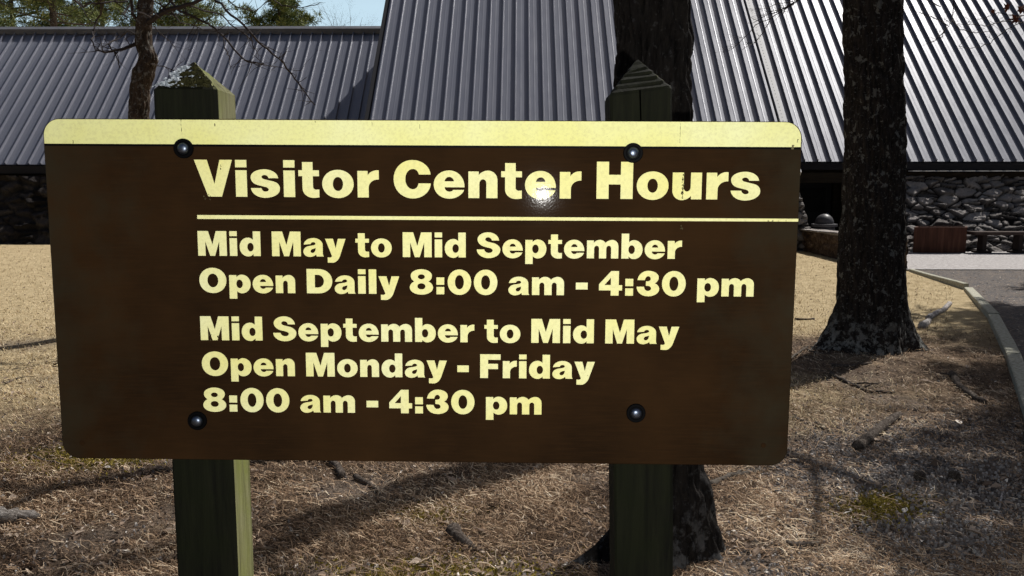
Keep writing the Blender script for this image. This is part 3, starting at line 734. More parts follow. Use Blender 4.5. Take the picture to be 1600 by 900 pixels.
# gable walls and backs
def gable(name, x0, x1, c, zr, ze, yb):
    mb = MB(); yr = zr + c
    pr_ = [(ze + c + .35, -.1), (ze + c + .35, ze + .2), (yr, zr - .16), (yr + zr - ze - .3, ze + .15), (yr + zr - ze - .3, -.1)]
    mb.add([V((x, y, z)) for x in (x0, x1) for y, z in pr_], [(0, 1, 2, 3, 4)[::-1], (5, 6, 7, 8, 9)] + [(i, (i + 1) % 5, 5 + (i + 1) % 5, 5 + i) for i in range(5)])
    mb.build(name, M['timber'], bld, origin=(x0, yr, 0))
gable('gable_wall', -3.22, -3.10, CT, ZRT, 1.9, 0)
gable('gable_wall', 5.30, 5.41, CT, ZRT, 1.9, 0)
gable('gable_wall', -33.5, -33.3, CL, ZRL, 2.1, 0)
gable('gable_wall', 33.3, 33.5, CR, ZRR, 2.1, 0)
# fascia boards, soffits, beams
mb = MB(); mb.box((-34, 21.37, 1.905), (-3.32, 21.41, 2.10)); mb.build('fascia', M['fascia'], bld, origin=(-18, 21.4, 2))
mb = MB(); mb.box((5.65, 19.64, 1.965), (34, 19.68, 2.12)); mb.build('fascia', M['fascia'], bld, origin=(18, 19.65, 2))
mb = MB(); mb.box((-3.3, 16.95, 1.72), (5.45, 16.99, 1.86)); mb.build('fascia', M['fascia'], bld, origin=(1, 17, 1.8))
mb = MB(); mb.box((-34, 21.30, 1.70), (-3.32, 21.368, 1.86)); mb.build('gutter_beam', M['timber'], bld, origin=(-18, 21.4, 1.8))
mb = MB(); mb.box((5.65, 19.645, 1.66), (34, 19.76, 1.90)); mb.build('eave_beam', M['timber'], bld, origin=(18, 19.7, 1.75))
mb = MB()
x = phR
while x < 16:
    if x > 5.8: mb.box((x - .02, 19.42, 1.925), (x + .20, 19.64, 1.945))
    x += RIB
mb.build('sun_dashes', M['sun_dash'], bld, origin=(10, 19.5, 1.93))  # added white slats standing in for dashes of sunlight under the eave
# rubble stone walls
def stone_wall(x0, x1, prof, sx_, sz_, step, amp, seed, name='stone_wall', endlean=0):
    L = [0]
    for (a, b) in zip(prof, prof[1:]): L.append(L[-1] + math.hypot(b[0] - a[0], b[1] - a[1]))
    nxx = max(2, int((x1 - x0) / step)); nss = max(2, int(L[-1] / step))
    mb = MB(); tint, joint = [], []
    for j in range(nss + 1):
        s_ = L[-1] * j / nss
        for k in range(len(prof) - 1):
            if s_ <= L[k + 1] + 1e-9: break
        t = (s_ - L[k]) / (L[k + 1] - L[k]); y = mix(prof[k][0], prof[k + 1][0], t); z = mix(prof[k][1], prof[k + 1][1], t)
        dv = V((0, prof[k + 1][0] - prof[k][0], prof[k + 1][1] - prof[k][1])).normalized(); nr = V((0, -dv.z, dv.y))
        for i in range(nxx + 1):
            x = mix(x0, x1, i / nxx)
            wx = x + .10 * nz(x * 2.2, s_ * 2.2, seed); ws = s_ + .07 * nz(x * 2.2, s_ * 2.2, seed + 4)
            q = V((wx / sx_, ws / sz_, seed))
            d, pts = noise.voronoi(q, distance_metric='DISTANCE', exponent=2.5)
            e = d[1] - d[0]; cpt = pts[0]
            r1, r2, r3 = (noise.cell(cpt * 13.7 + V((1.5, 2.5, 0))) , noise.cell(cpt * 17.3 + V((7.5, 1.5, 0))), noise.cell(cpt * 11.1 + V((3.5, 9.5, 0))))
            rel = q - cpt
            h = amp * smooth(.0, .13, e) * (.75 + .5 * r3) + amp * 1.25 * (rel.x * r1 + rel.y * (r2 * .9 - .75)) * smooth(0, .12, e)
            h += amp * .30 * noise.fractal(V((x * 6, s_ * 6, seed)), 1.0, 2.0, 4) - amp * .5 * max(0, noise.noise(V((x * 15, s_ * 21, seed)))) * smooth(.0, .13, e)
            p = V((x + (endlean * (1 - (z - prof[0][1]) / (prof[-1][1] - prof[0][1])) * i / nxx), y, z)) + nr * h
            mb.v.append(p); tint.append(max(0, min(1, .5 + .5 * r2 + .18 * r1))); joint.append(1 - smooth(.02, .11, e))
    mb.f = [(j * (nxx + 1) + i, j * (nxx + 1) + i + 1, (j + 1) * (nxx + 1) + i + 1, (j + 1) * (nxx + 1) + i) for j in range(nss) for i in range(nxx)]
    return mb.build(name, M['stone'] if x0 > 0 else M['stone_shaded'], bld, origin=(mix(x0, x1, .5), prof[0][0], prof[0][1]), smooth=True, attrs={'tint': tint, 'joint': joint})
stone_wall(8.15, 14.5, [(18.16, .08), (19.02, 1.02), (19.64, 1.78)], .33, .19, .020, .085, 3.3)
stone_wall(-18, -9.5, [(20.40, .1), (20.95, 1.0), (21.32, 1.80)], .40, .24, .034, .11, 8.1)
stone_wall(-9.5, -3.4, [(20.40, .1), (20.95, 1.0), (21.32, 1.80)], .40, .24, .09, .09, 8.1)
stone_wall(4.6, 6.28, [(18.5, .08), (18.85, .9), (19.3, 1.7)], .26, .16, .03, .07, 5.2, endlean=.25)
mb = MB(); mb.box((-33, 21.5, -.1), (-3.4, 21.6, 2.12)); mb.box((8.2, 19.75, -.1), (33, 19.85, 2.12)); mb.build('inner_wall', M['timber'], bld, origin=(0, 20, 0))
mb = MB(); mb.box((-3.1, 17.5, -.1), (5.3, 17.6, 2.2)); mb.build('front_wall', M['timber'], bld, origin=(1, 17.5, 0))
mb = MB(); mb.box((-33.4, 20.26, .1), (-9, 20.32, .17)); mb.build('foot_shade', M['fascia'], bld, origin=(-20, 20.2, .1))  # added dark strip standing in for the shade along the wall's foot
# entrance recess right of the tall roof
mb = MB(); mb.box((5.43, 21.0, -.1), (8.2, 21.1, 2.6)); mb.box((8.08, 19.7, -.1), (8.18, 21.0, 2.6)); mb.build('porch_wall', M['timber'], bld, origin=(7, 21, 0))
mb = MB(); mb.bbox((6.75, 20.9, .1), (7.7, 20.97, 1.66), .01); dr = mb.build('door', M['door'], bld, origin=(7.2, 20.95, .1))
mb = MB(); mb.box((6.9, 20.89, .95), (7.55, 20.899, 1.55)); mb.build('pane', M['glass'], dr, origin=(7.2, 20.89, 1.2))
mb = MB(); mb.lathe([(.03, 0), (.03, .05), (.001, .055)], (7.62, 20.9, .9), 'y', 12); mb.build('handle', M['steel'], dr, origin=(7.62, 20.9, .9))
mb = MB(); mb.bbox((7.72, 20.85, .05), (8.02, 20.99, 1.75), .01); mb.build('door_frame', M['timber'], bld, origin=(7.85, 20.9, .1))

# low retaining wall by the entrance
A0, A1 = V((6.28, 18.9, 0)), V((6.56, 14.98, 0))
lw = thing('low_wall', (6.5, 17, .1), 'low reddish brown stone wall with a flagstone cap beside the entrance', 'wall')
mb = MB(); d = (A1 - A0); L = d.length; d.normalize(); pn = V((-d.y, d.x, 0))
if pn.x < 0: pn = -pn
NX, NZ = 150, 22; th = .34
def lwp(s_, off, z): return A0 + d * s_ + pn * off + V((0, 0, z))
HT = .60
for (face, sgn) in ((0, -1), (th, 1)):
    base = len(mb.v)
    for j in range(NZ + 1):
        for i in range(NX + 1):
            s_, z = L * i / NX, -.05 + (HT + .05) * j / NZ
            dd, pts = noise.voronoi(V((s_ / .42, z / .2, 3.3 + face)), distance_metric='DISTANCE', exponent=2.5)
            h = .05 * smooth(0, .2, dd[1] - dd[0]) + .02 * noise.fractal(V((s_ * 5, z * 9, face)), 1., 2., 3)
            mb.v.append(lwp(s_, face + sgn * h, z + .02 * nz(s_ * 2, 1) * (j / NZ)))
    q = [(base + j * (NX + 1) + i, base + j * (NX + 1) + i + 1, base + (j + 1) * (NX + 1) + i + 1, base + (j + 1) * (NX + 1) + i) for j in range(NZ) for i in range(NX)]
    mb.f += q if sgn < 0 else [f[::-1] for f in q]
base = len(mb.v); NQ = 14
for j in range(NZ + 1):
    for i in range(NQ + 1):
        o_, z = th * i / NQ, -.05 + (HT + .05) * j / NZ
        mb.v.append(lwp(L + .05 * smooth(0, .2, .3 + .3 * nz(o_ * 7, z * 7, 6)) + .03 * nz(o_ * 9, z * 9), o_, z))
mb.f += [(base + j * (NQ + 1) + i, base + j * (NQ + 1) + i + 1, base + (j + 1) * (NQ + 1) + i + 1, base + (j + 1) * (NQ + 1) + i) for j in range(NZ) for i in range(NQ)]
mb.mi = [0] * len(mb.f)
mb.build('wall_body', M['red_stone'], lw, smooth=True)
mb = MB(); s_ = -.02
while s_ < L:
    w = random.uniform(.45, .8); e = min(L + .05, s_ + w)
    j1, j2, hh = random.uniform(-.02, .03), random.uniform(-.02, .03), random.uniform(.04, .055)
    def fn(p, s0=s_, e=e, j1=j1, j2=j2):
        return lwp(mix(s0, e - .012, p.x), mix(-.06 + j1, th + .06 + j2, p.y), HT + p.z + random.uniform(-.006, .006))
    mb.bbox((0, 0, 0), (1, 1, hh), .02, 0, fn); s_ = e
    if s_ >= L + .04: break
mb.build('cap_stone', M['flag'], lw)

# domed litter bin behind the low wall
bx, by = 6.78, 18.75; gzb = gz(bx, by) + .03
tb = thing('litter_bin', (bx, by, gzb), 'grey litter bin with a domed lid behind the low stone wall', 'bin')
mb = MB(); mb.lathe([(.20, 0), (.215, .02), (.23, .48), (.21, .5)], (bx, by, gzb), 'z', 28); mb.build('bin_body', M['bin'], tb, smooth=True)
mb = MB(); mb.lathe([(.23, .50), (.275, .505), (.28, .55), (.275, .565), (.2, .572)], (bx, by, gzb), 'z', 28); mb.build('rim', M['bin'], tb)
mb = MB(); mb.lathe([(.205 * cos(a), .572 + .22 * sin(a)) for a in [radians(v) for v in range(0, 90, 8)]] + [(.002, .793)], (bx, by, gzb), 'z', 28); mb.build('domed_lid', M['bin'], tb, smooth=True)

# rust-red planter in front of the rubble wall
p0, p1 = at(1426.5, 400, 17.85), at(1509, 400, 17.85); gp = gz(p0.x, 17.9) + .03
pt = thing('planter', ((p0.x + p1.x) / 2, 18.1, gp), 'rust red panelled planter box standing against the rubble wall', 'planter')
mb = MB(); ht = .53; x0, x1 = p0.x, p1.x; yA, yB = 17.82, 18.36
outl = []
for k in range(21):
    t = k / 20; outl.append((mix(x0, x1, t), yA + .05 * (2 * t - 1) ** 2))
outl += [(x1 * yB / yA - .03, yB), (x0 * yB / yA + .03, yB)]; K = len(outl)
mb.add([V((x, y, gp + z)) for z in (0, ht) for x, y in outl], [(i, (i + 1) % K, K + (i + 1) % K, K + i) for i in range(K)] + [tuple(range(K))[::-1]])
o = mb.build('planter_side', M['rust'], pt); sharp(o, 35)
mb = MB(); cx_, cy_ = (x0 + x1) / 2, (yA + yB) / 2
ins = [(cx_ + (x - cx_) * .93, cy_ + (y - cy_) * .85) for x, y in outl]; out2 = [(cx_ + (x - cx_) * 1.012, cy_ + (y - cy_) * 1.02) for x, y in outl]
vs = [V((x, y, gp + ht - .012)) for x, y in out2] + [V((x, y, gp + ht + .016)) for x, y in out2] + [V((x, y, gp + ht + .016)) for x, y in ins] + [V((x, y, gp + ht - .06)) for x, y in ins]
mb.add(vs, [(k * K + i, k * K + (i + 1) % K, (k + 1) * K + (i + 1) % K, (k + 1) * K + i) for k in range(3) for i in range(K)])
mb.build('rim', M['rust'], pt)
mb = MB(); mb.add([V((x, y, gp + ht - .05)) for x, y in ins], [tuple(range(K))]); mb.build('soil_fill', M['ground'], pt)

# backless bench
b0 = at(1517, 375, 17.9); bz = gz(b0.x, 17.9) + .03; bx1 = b0.x + 1.75
bn = thing('bench', (b0.x + .9, 17.9, bz), 'backless wooden bench on block feet at the right edge', 'bench')
mb = MB()
for k in range(3):
    y = 17.74 + k * .125; mb.bbox((b0.x, y, bz + .385), (bx1, y + .115, bz + .455), .006)
mb.build('seat', M['bench'], bn)
for lx in (at(1534, 390, 17.9).x, at(1590, 390, 17.9).x, bx1 - .2):
    mb = MB(); mb.bbox((lx - .045, 17.80, bz + .03), (lx + .045, 18.02, bz + .384), .006); lg = mb.build('leg', M['bench_leg'], bn, origin=(lx, 17.9, bz))
    mb = MB(); mb.bbox((lx - .13, 17.74, bz), (lx + .13, 18.08, bz + .045), .006); mb.build('foot', M['bench_leg'], lg, origin=(lx, 17.9, bz))

# ------------------------------------------------------------------ TREES
def trunk_mesh(path, flares, seed, bark_amp, ridge, seg=110, zmax_fine=4.2, zlow=-.12, step=.022):
    """path: (z, x, y, r) knots; flares: (angle, reach, width) root lobes at the foot."""
    def samp(z):
        if z <= path[0][0]: return path[0][1:]
        for a, b in zip(path, path[1:]):
            if z <= b[0]:
                t = (z - a[0]) / (b[0] - a[0]); t = t * t * (3 - 2 * t) * .5 + t * .5
                return tuple(mix(a[i], b[i], t) for i in (1, 2, 3))
        return path[-1][1:]
    zs_ = []; z = zlow
    while z < path[-1][0]:
        zs_.append(z); z += step if z < zmax_fine else .25
    mb = MB()
    for z in zs_:
        x, y, r = samp(z)
        for k in range(seg):
            a = 2 * pi * k / seg
            fl = 0
            for (fa, reach, wd, *fo_) in flares:
                da = (a - fa + pi) % (2 * pi) - pi
                fl += reach * exp(-(da / wd) ** 2) * exp(-max(0, z + .02) / (fo_[0] if fo_ else .10 + reach * .42))
            rr = r + fl
            ca, sa = cos(a), sin(a)
            n1 = noise.noise(V((ca * r * ridge, sa * r * ridge, z * ridge * .16 + seed)))
            n2 = noise.noise(V((ca * r * ridge * 2.3, sa * r * ridge * 2.3, z * ridge * .5 + seed + 7)))
            n3 = noise.noise(V((ca * 2.2, sa * 2.2, z * 1.6 + seed * 3)))
            plate = (1 - abs(n1) * 2.6)
            rr += bark_amp * (-.9 * max(0, plate) + .45 * n2) + r * .045 * n3
            mb.v.append(V((x + ca * rr, y + sa * rr, z)))
    for j in range(len(zs_) - 1):
        for k in range(seg):
            k2 = (k + 1) % seg
            mb.f.append((j * seg + k, j * seg + k2, (j + 1) * seg + k2, (j + 1) * seg + k))
    mb.mi = [0] * len(mb.f)
    return mb

def grow(mb, p, d, length, r, depth, rnd, droop=.0, wob=.25, kids=(2, 4), sides=5, seglen=.16, shrink=.62):
    n_ = max(3, int(length / seglen)); pts, rad = [V(p)], [r]; d = V(d).normalized()
    for i in range(n_):
        d = (d + V((rnd.uniform(-1, 1), rnd.uniform(-1, 1), rnd.uniform(-1, 1))) * wob * .5 + V((0, 0, -droop * .25))).normalized()
        pts.append(pts[-1] + d * (length / n_)); rad.append(r * (1 - .8 * (i + 1) / n_))
    mb.tube(pts, rad, sides if r > .006 else 4, cap=False)
    if depth > 0:
        for k in range(rnd.randint(*kids)):
            i = rnd.randint(max(1, n_ // 4), n_ - 1); t = (pts[i] - pts[i - 1]).normalized()
            s_ = V((rnd.uniform(-1, 1), rnd.uniform(-1, 1), rnd.uniform(-.6, .8))); s_ -= t * s_.dot(t)
            if s_.length < .05: continue
            grow(mb, pts[i], t * .7 + s_.normalized() * .75, length * shrink * rnd.uniform(.6, 1.05), max(rad[i] * .6, .0016), depth - 1, rnd, droop, wob, kids, sides, seglen, shrink)
    return pts

def twig_line(mb, pts, r0, r1, rnd, hairs=0, hl=(.06, .2), updir=None, jit=.08):
    """a drawn-out twig through given points with fine side hairs"""
    P = [V(p) for p in pts]
    # refine
    fine = []
    for a, b in zip(P, P[1:]):
        for k in range(4): fine.append(a.lerp(b, k / 4) + V((rnd.uniform(-1, 1), rnd.uniform(-1, 1), rnd.uniform(-1, 1))) * (b - a).length * .03)
    fine.append(P[-1]); n_ = len(fine)
    mb.tube(fine, [mix(r0, r1, i / (n_ - 1)) for i in range(n_)], 5, cap=False)
    for h in range(hairs):
        i = rnd.randint(1, n_ - 1); t = (fine[i] - fine[i - 1]).normalized()
        s_ = V((rnd.uniform(-1, 1), rnd.uniform(-.6, .6), rnd.uniform(-.5, 1))) if updir is None else V(updir) + V((rnd.uniform(-1, 1), rnd.uniform(-1, 1), rnd.uniform(-1, 1))) * .7
        grow(mb, fine[i], t * .6 + s_.normalized() * .8, rnd.uniform(*hl), max(r1 * .8, .0011), 1 if rnd.random() < .4 else 0, rnd, .1, .35, (1, 2), 4, .035, .6)

rnd = random.Random(21)
# right-hand oak
tx, ty = TREES['right']; g0 = gz(tx, ty) - .03
oak = thing('oak_tree', (tx, ty, g0), 'thick dark trunk with grey lichen and a flared foot, right of the sign', 'tree', None)
px2 = lambda px, py, Y: at(px, py, Y)
c0 = at(1358, 480, ty); c1 = at(1361, 400, ty); c2 = at(1367, 250, ty); c3 = at(1365, 0, ty)
mp = ty / FPX
path = [(-.2, c0.x, ty, .32), (.25, c0.x, ty, .318), (.5, c0.x + .01, ty, .300), (c1.z, c1.x, ty, .296), (c2.z, c2.x, ty, .272), (c3.z, c3.x, ty + .02, .258), (4.6, c3.x - .02, ty + .05, .25), (8.5, c3.x + .1, ty + .2, .16)]
tm = trunk_mesh(path, [(radians(190), .33, .40), (radians(352), .34, .36), (radians(262), .14, .35), (radians(300), .12, .3), (radians(100), .25, .5), (radians(228), .12, .25)], 2.0, .028, 24, seg=170)
tm.build('trunk', M['bark_dark'], oak, smooth=True)
mb = MB()
top = V((c3.x, ty, 4.15))
grow(mb, V((c3.x + .15, ty - .2, 4.2)), (.62, -1, .10), 3.0, .075, 2, rnd, .05, .12, (2, 3))
grow(mb, V((c3.x, ty, 5.3)), (-1, .1, .5), 3.0, .07, 3, rnd, .0, .15, (2, 4))
grow(mb, V((c3.x, ty, 5.6)), (.5, .7, .6), 2.8, .07, 3, rnd, .0, .15, (2, 4))
grow(mb, V((c3.x, ty, 6.6)), (-.5, -.4, .8), 2.6, .06, 3, rnd, .0, .15, (2, 4))
grow(mb, V((c3.x + .08, ty + .15, 8.3)), (.1, .1, 1), 2.5, .12, 3, rnd, .0, .15, (3, 5))
mb.tube([V((c3.x - .1, ty, 4.75)), V((1.9, 7.55, 4.95)), V((.4, 6.95, 4.8)), V((-.15, 6.55, 4.6)), V((-.25, 6.2, 4.55)), V((-.9, 5.9, 4.7))], [.10, .085, .07, .06, .05, .03], 8)
grow(mb, V((-.15, 6.55, 4.6)), (-1, .3, .1), 1.6, .04, 2, rnd, .0, .15, (2, 3))
# twigs hanging into the picture left of the trunk
Yt = 7.3
for line, hs in (([(1330, -60), (1262, -12), (1222, 18), (1180, 40), (1160, 62), (1142, 78)], 22), ([(1262, -12), (1236, 10), (1208, 18), (1176, 36)], 18), ([(1240, 6), (1206, 22), (1196, 45), (1180, 66), (1160, 78)], 12), ([(1300, -40), (1240, 0), (1190, 14)], 14), ([(1236, -5), (1232, 8), (1222, 24)], 4)):
    twig_line(mb, [at(x, y, Yt + rnd.uniform(-.15, .15)) for x, y in line], .0055, .002, rnd, hs, (.06, .24), (-.8, 0, .25))
mb.tube([at(1330, -60, 7.3), at(1350, -110, 7.6), V((c3.x, ty, 4.4))], [.008, .02, .03], 6, cap=False)
mb.build('crown', M['twig'], oak)

# tree behind the right post
tx, ty = TREES['sign']; g0 = gz(tx, ty) - .03
t2 = thing('pine_tree', (tx, ty, g0), 'black fissured trunk directly behind the right sign post', 'tree')
k0, k1, k2, k3 = at(1034, 880, ty), at(1030, 735, ty), at(1016, 130, ty), at(1019, 0, ty)
path = [(-.3, k0.x, ty, .208), (.06, k0.x, ty, .205), (.3, k0.x + .0, ty, .196), (k1.z, k1.x, ty, .185), (1.0, .585, ty, .165), (1.6, .57, ty, .158), (k2.z - .12, k2.x + .03, ty, .150), (k2.z, k2.x + .004, ty, .163), (k2.z + .14, k2.x + .012, ty, .158), (k3.z, k3.x, ty, .155), (4, k3.x + .05, ty, .15), (9, k3.x, ty + .3, .10)]
tm = trunk_mesh(path, [(radians(200), .36, .20, .085), (radians(345), .10, .5), (radians(270), .06, .4), (radians(90), .2, .5)], 5.0, .028, 30, seg=150, zmax_fine=2.9)
tm.build('trunk', M['bark_pine'], t2, smooth=True)
mb = MB()
grow(mb, V((k3.x, ty + .1, 5.2)), (.6, .5, .4), 2.0, .05, 2, rnd, .0, .15, (2, 3))
grow(mb, V((k3.x, ty + .1, 6.2)), (-.7, .4, .4), 2.2, .05, 3, rnd, .0, .15, (2, 3))
grow(mb, V((k3.x, ty + .3, 8.8)), (.1, .1, 1), 2.2, .07, 3, rnd, .0, .15, (3, 4))
mb.build('crown', M['twig'], t2)

# small tree behind the left post
tx, ty = TREES['left']; g0 = gz(tx, ty) - .03
t3 = thing('young_tree', (tx, ty, g0), 'slender brown tree with a knot and bare branches, behind the left sign post', 'tree')
m9 = ty / FPX
kn = [(215, 260, 16), (217, 185, 15.5), (219, 140, 15), (224, 118, 16.5), (224, 100, 15), (224, 80, 13), (224, 50, 12), (227, 20, 11.5), (228, -10, 11), (230, -80, 10.5)]
path = [(-.2, -4.14, ty, .15), (.2, -4.14, ty, .125)] + [(at(x, y, ty).z, at(x, y, ty).x, ty, r * m9) for x, y, r in kn] + [(7.5, -4.0, ty + .1, .04)]
tm = trunk_mesh(path, [(0.3, .08, .5), (2.2, .1, .5), (4.2, .09, .5)], 9.0, .013, 55, seg=90, zmax_fine=4.2)
# the knot on its right side
kp = at(240, 92, ty)
for v in tm.v:
    dz = (v.z - kp.z) / .10
    if abs(dz) < 2.5 and v.x > -4.12: v.x += .055 * exp(-dz * dz) * (1 if abs(v.y - ty) < .09 else .5)
tm.build('trunk', M['bark_left'], t3, smooth=True)
mb = MB(); R_ = lambda pts, y=ty: [at(a, b, y + rnd.uniform(-.25, .25)) for a, b in pts]
twig_line(mb, [at(232, 36, ty - .05), at(246, 25, ty - .15), at(262, 17, ty - .2), at(290, 8, ty - .3), at(335, -6, ty - .4)], .034, .016, rnd, 5, (.2, .5))
twig_line(mb, [at(214, 30, ty), at(207, 22, ty - .1), at(206, 8, ty - .15), at(202, -12, ty - .2)], .02, .012, rnd, 2, (.2, .4))
twig_line(mb, [at(214, 68, ty), at(204, 72, ty - .05), at(192, 77, ty - .1), at(178, 79, ty - .15), at(165, 82, ty - .2), at(150, 78, ty - .2)], .022, .007, rnd, 14, (.08, .3))
for pts, r, hs in (([(163, -6), (152, 30), (146, 50), (143, 62), (150, 80)], .009, 6), ([(178, 79), (183, 92), (187, 106)], .006, 3), ([(175, 78), (170, 68), (182, 58)], .006, 5), ([(215, 55), (200, 48), (188, 60), (160, 74)], .006, 8), ([(205, 5), (195, 20), (198, 30)], .007, 4),
                   ([(255, -8), (282, 18), (320, 34), (341, 47), (372, 84), (386, 97), (412, 100)], .012, 14), ([(330, -8), (362, 22), (398, 58), (424, 84), (440, 94), (452, 112), (470, 136), (492, 164)], .011, 16), ([(290, 8), (345, 24), (378, 50), (392, 62)], .008, 8), ([(346, 52), (354, 80), (358, 92), (360, 108)], .005, 4), ([(392, 57), (396, 74), (404, 90)], .005, 4),
                   ([(350, -6), (370, 12), (398, 18), (416, 4)], .006, 6), ([(268, 16), (280, 34), (318, 46), (344, 50)], .006, 8), ([(236, 100), (256, 104), (272, 110)], .005, 8), ([(110, -6), (128, 10), (150, 4), (200, 2)], .012, 5), ([(120, 4), (136, 26), (148, 40)], .005, 4), ([(400, 98), (430, 105), (470, 110)], .004, 8), ([(240, 40), (262, 62), (275, 75)], .004, 6), ([(420, -6), (440, 8), (470, 12), (500, 4)], .006, 8)):
    twig_line(mb, R_(pts), r * 1.25, r * .6, rnd, int(hs * 1.4), (.08, .34))
grow(mb, V((-4.05, ty, 5.0)), (.6, -.2, .8), 2.2, .03, 3, rnd, .05, .2, (3, 4))
grow(mb, V((-4.05, ty, 5.6)), (-.6, .2, .7), 2.0, .03, 3, rnd, .05, .2, (3, 4))
grow(mb, V((-4.0, ty, 7.2)), (0, 0, 1), 1.6, .03, 3, rnd, .0, .2, (3, 4))
mb.build('crown', M['twig'], t3)

# hardwood beyond the right edge: its twigs reach into the upper right corner
hx, hy = 8.3, 8.6
t4 = thing('hardwood_tree', (hx, hy, gz(hx, hy)), 'bare hardwood reaching thin twigs and few brown leaves into the upper right corner', 'tree')
tm = trunk_mesh([(-.2, hx, hy, .26), (.4, hx, hy, .22), (4, hx, hy, .19), (8.5, hx + .2, hy, .12)], [(1, .2, .5), (3, .2, .5), (5, .2, .5)], 3.3, .014, 30, seg=48, zmax_fine=3, step=.06)
tm.build('trunk', M['bark_pine'], t4, smooth=True)
mb = MB()
for (z, d, l) in ((3.6, (-1, -.1, .1), 2.2), (4.3, (-.8, -.7, .3), 3.0), (4.9, (-.7, .7, .4), 2.8), (5.2, (.7, -.5, .5), 2.6), (5.6, (-.5, -.9, .5), 3.0), (6.2, (-.9, .2, .6), 3.0), (7.0, (.5, .7, .7), 2.5), (7.6, (-.4, -.4, .8), 2.5), (8.4, (.1, 0, 1), 2.4)):
    grow(mb, V((hx, hy, z)), d, l, .055, 3, rnd, .03, .16, (3, 5))
Yt = 6.6
for line, hs in (([(1506, -40), (1490, 0), (1488, 28), (1478, 46), (1468, 60)], 16), ([(1488, 30), (1500, 46), (1524, 52), (1550, 50)], 10), ([(1480, 40), (1462, 28), (1440, 22), (1424, 12)], 14), ([(1660, 10), (1600, 34), (1572, 46), (1546, 68), (1520, 76), (1498, 72)], 12), ([(1470, 10), (1452, 2), (1436, -8)], 6), ([(1660, 20), (1590, 24), (1560, 20), (1530, 30)], 10), ([(1600, 34), (1570, 34), (1540, 40), (1510, 38)], 8), ([(1476, 48), (1462, 62), (1452, 66)], 6)):
    twig_line(mb, [at(x, y, Yt + rnd.uniform(-.2, .2)) for x, y in line], .0045, .0018, rnd, hs, (.06, .24))
mb.tube([at(1660, 10, 6.6), V((6.6, 7.4, 3.2)), V((hx, hy, 3.6))], [.008, .02, .03], 6, cap=False)
mb.tube([at(1506, -40, 6.6), V((5.6, 7.2, 3.9)), V((hx, hy, 4.3))], [.006, .02, .03], 6, cap=False)
mb.build('crown', M['twig'], t4)
for (px, py, s_) in ((1586, 30, .058), (1572, 12, .040), (1596, 14, .045), (1552, 18, .026)):
    c_ = at(px, py, 6.55); mb = MB(); K = 14
    ang = random.uniform(0, 6); ax = V((cos(ang), .4, sin(ang))).normalized(); ay = ax.cross(V((.2, 1, .1))).normalized()
    pts = [c_]
    for k in range(K):
        a = 2 * pi * k / K; r = s_ * (1.0 if k % 2 else .52) * random.uniform(.8, 1.1)
        pts.append(c_ + ax * cos(a) * r * 1.25 + ay * sin(a) * r * .8 + V((0, random.uniform(-.4, .4) * s_, 0)))
    mb.add(pts, [(0, 1 + k, 1 + (k + 1) % K) for k in range(K)])
    mb.build('leaf', M['dead_leaf'], t4, origin=c_)

# ---- pines
def pine(name, x, y, h, crown0, rad, dens, seed, label, lean=0.0, round_=False, big=1.0, group=None, clump=60):
    r_ = random.Random(seed); t = thing(name, (x, y, 0), label, 'tree', group)
    mb = MB(); pts = [V((x + lean * (z / h) ** 2, y, z)) for z in [h * i / 10 for i in range(11)]]
    mb.tube(pts, [mix(.24, .04, (i / 10) ** 1.1) * (h / 18) for i in range(11)], 10, cap=False); lf = MB(); tint = []
    def puff(c_, s_, k0):
        for q in range(clump):
            d_ = V((r_.gauss(0, 1), r_.gauss(0, 1), r_.gauss(.25, .8))).normalized()
            st = c_ + d_ * s_ * r_.uniform(.1, .7); L_ = s_ * r_.uniform(.35, .7); w = d_.orthogonal().normalized() * .018 * big
            w.rotate(Matrix.Rotation(r_.uniform(0, 6.28), 3, d_))
            b_ = len(lf.v); e_ = st + d_ * L_
            lf.v.extend([st - w, st + w, e_ + w * .3, e_ - w * .3]); lf.f.append((b_, b_ + 1, b_ + 2, b_ + 3)); lf.mi.append(0)
            tv = max(0, min(1, k0 + .22 * r_.gauss(0, 1) + .25 * d_.z)); tint.extend([tv] * 4)
    z = crown0
    while z < h - .3:
        f = (z - crown0) / (h - crown0)
        rr = rad * ((1 - f) ** .7 if not round_ else sqrt(max(0.05, 1 - (2 * f - .9) ** 2)))
        for k in range(r_.randint(2, 4)):
            a = r_.uniform(0, 2 * pi); l_ = rr * r_.uniform(.55, 1.1)
            p0_ = V((x + lean * (z / h) ** 2, y, z)); d_ = V((cos(a), sin(a), r_.uniform(-.05, .35)))
            p1_ = p0_ + d_ * l_ * .55; p2_ = p0_ + d_ * l_ + V((0, 0, .15 * l_))
            mb.tube([p0_, p1_, p2_], [.05, .035, .012], 5, cap=False)
            for q in range(int(dens * (l_ + .5))):
                u = r_.uniform(.3, 1.05); c_ = p0_.lerp(p2_, u) + V((r_.gauss(0, .28), r_.gauss(0, .28), r_.gauss(.05, .2))) * (.5 + .25 * l_)
                puff(c_, r_.uniform(.30, .5), .38 + .2 * r_.random())
        z += .45
    puff(V((x + lean, y, h - .2)), .5, .5)
    mb.build('trunk', M['bark_left'], t, smooth=True); lf.build('crown', M['needles'], t, attrs={'tint': tint})
    return t
P = 'pines behind the lower roof'
pine('background_pine', at(20, 40, 44).x, 44, 17, 7.5, 3.6, 5.0, 1, 'green pine behind the low roof at the far left edge', group=P)
pine('background_pine', at(84, 40, 40).x, 40, 19, 9.2, 3.2, 4.0, 2, 'green pine whose bare brown trunk shows above the low roof', group=P)
pine('background_pine', at(160, 40, 47).x, 47, 18, 8.5, 3.2, 5.0, 3, 'green pine behind the low roof, just left of the slender brown tree', group=P)
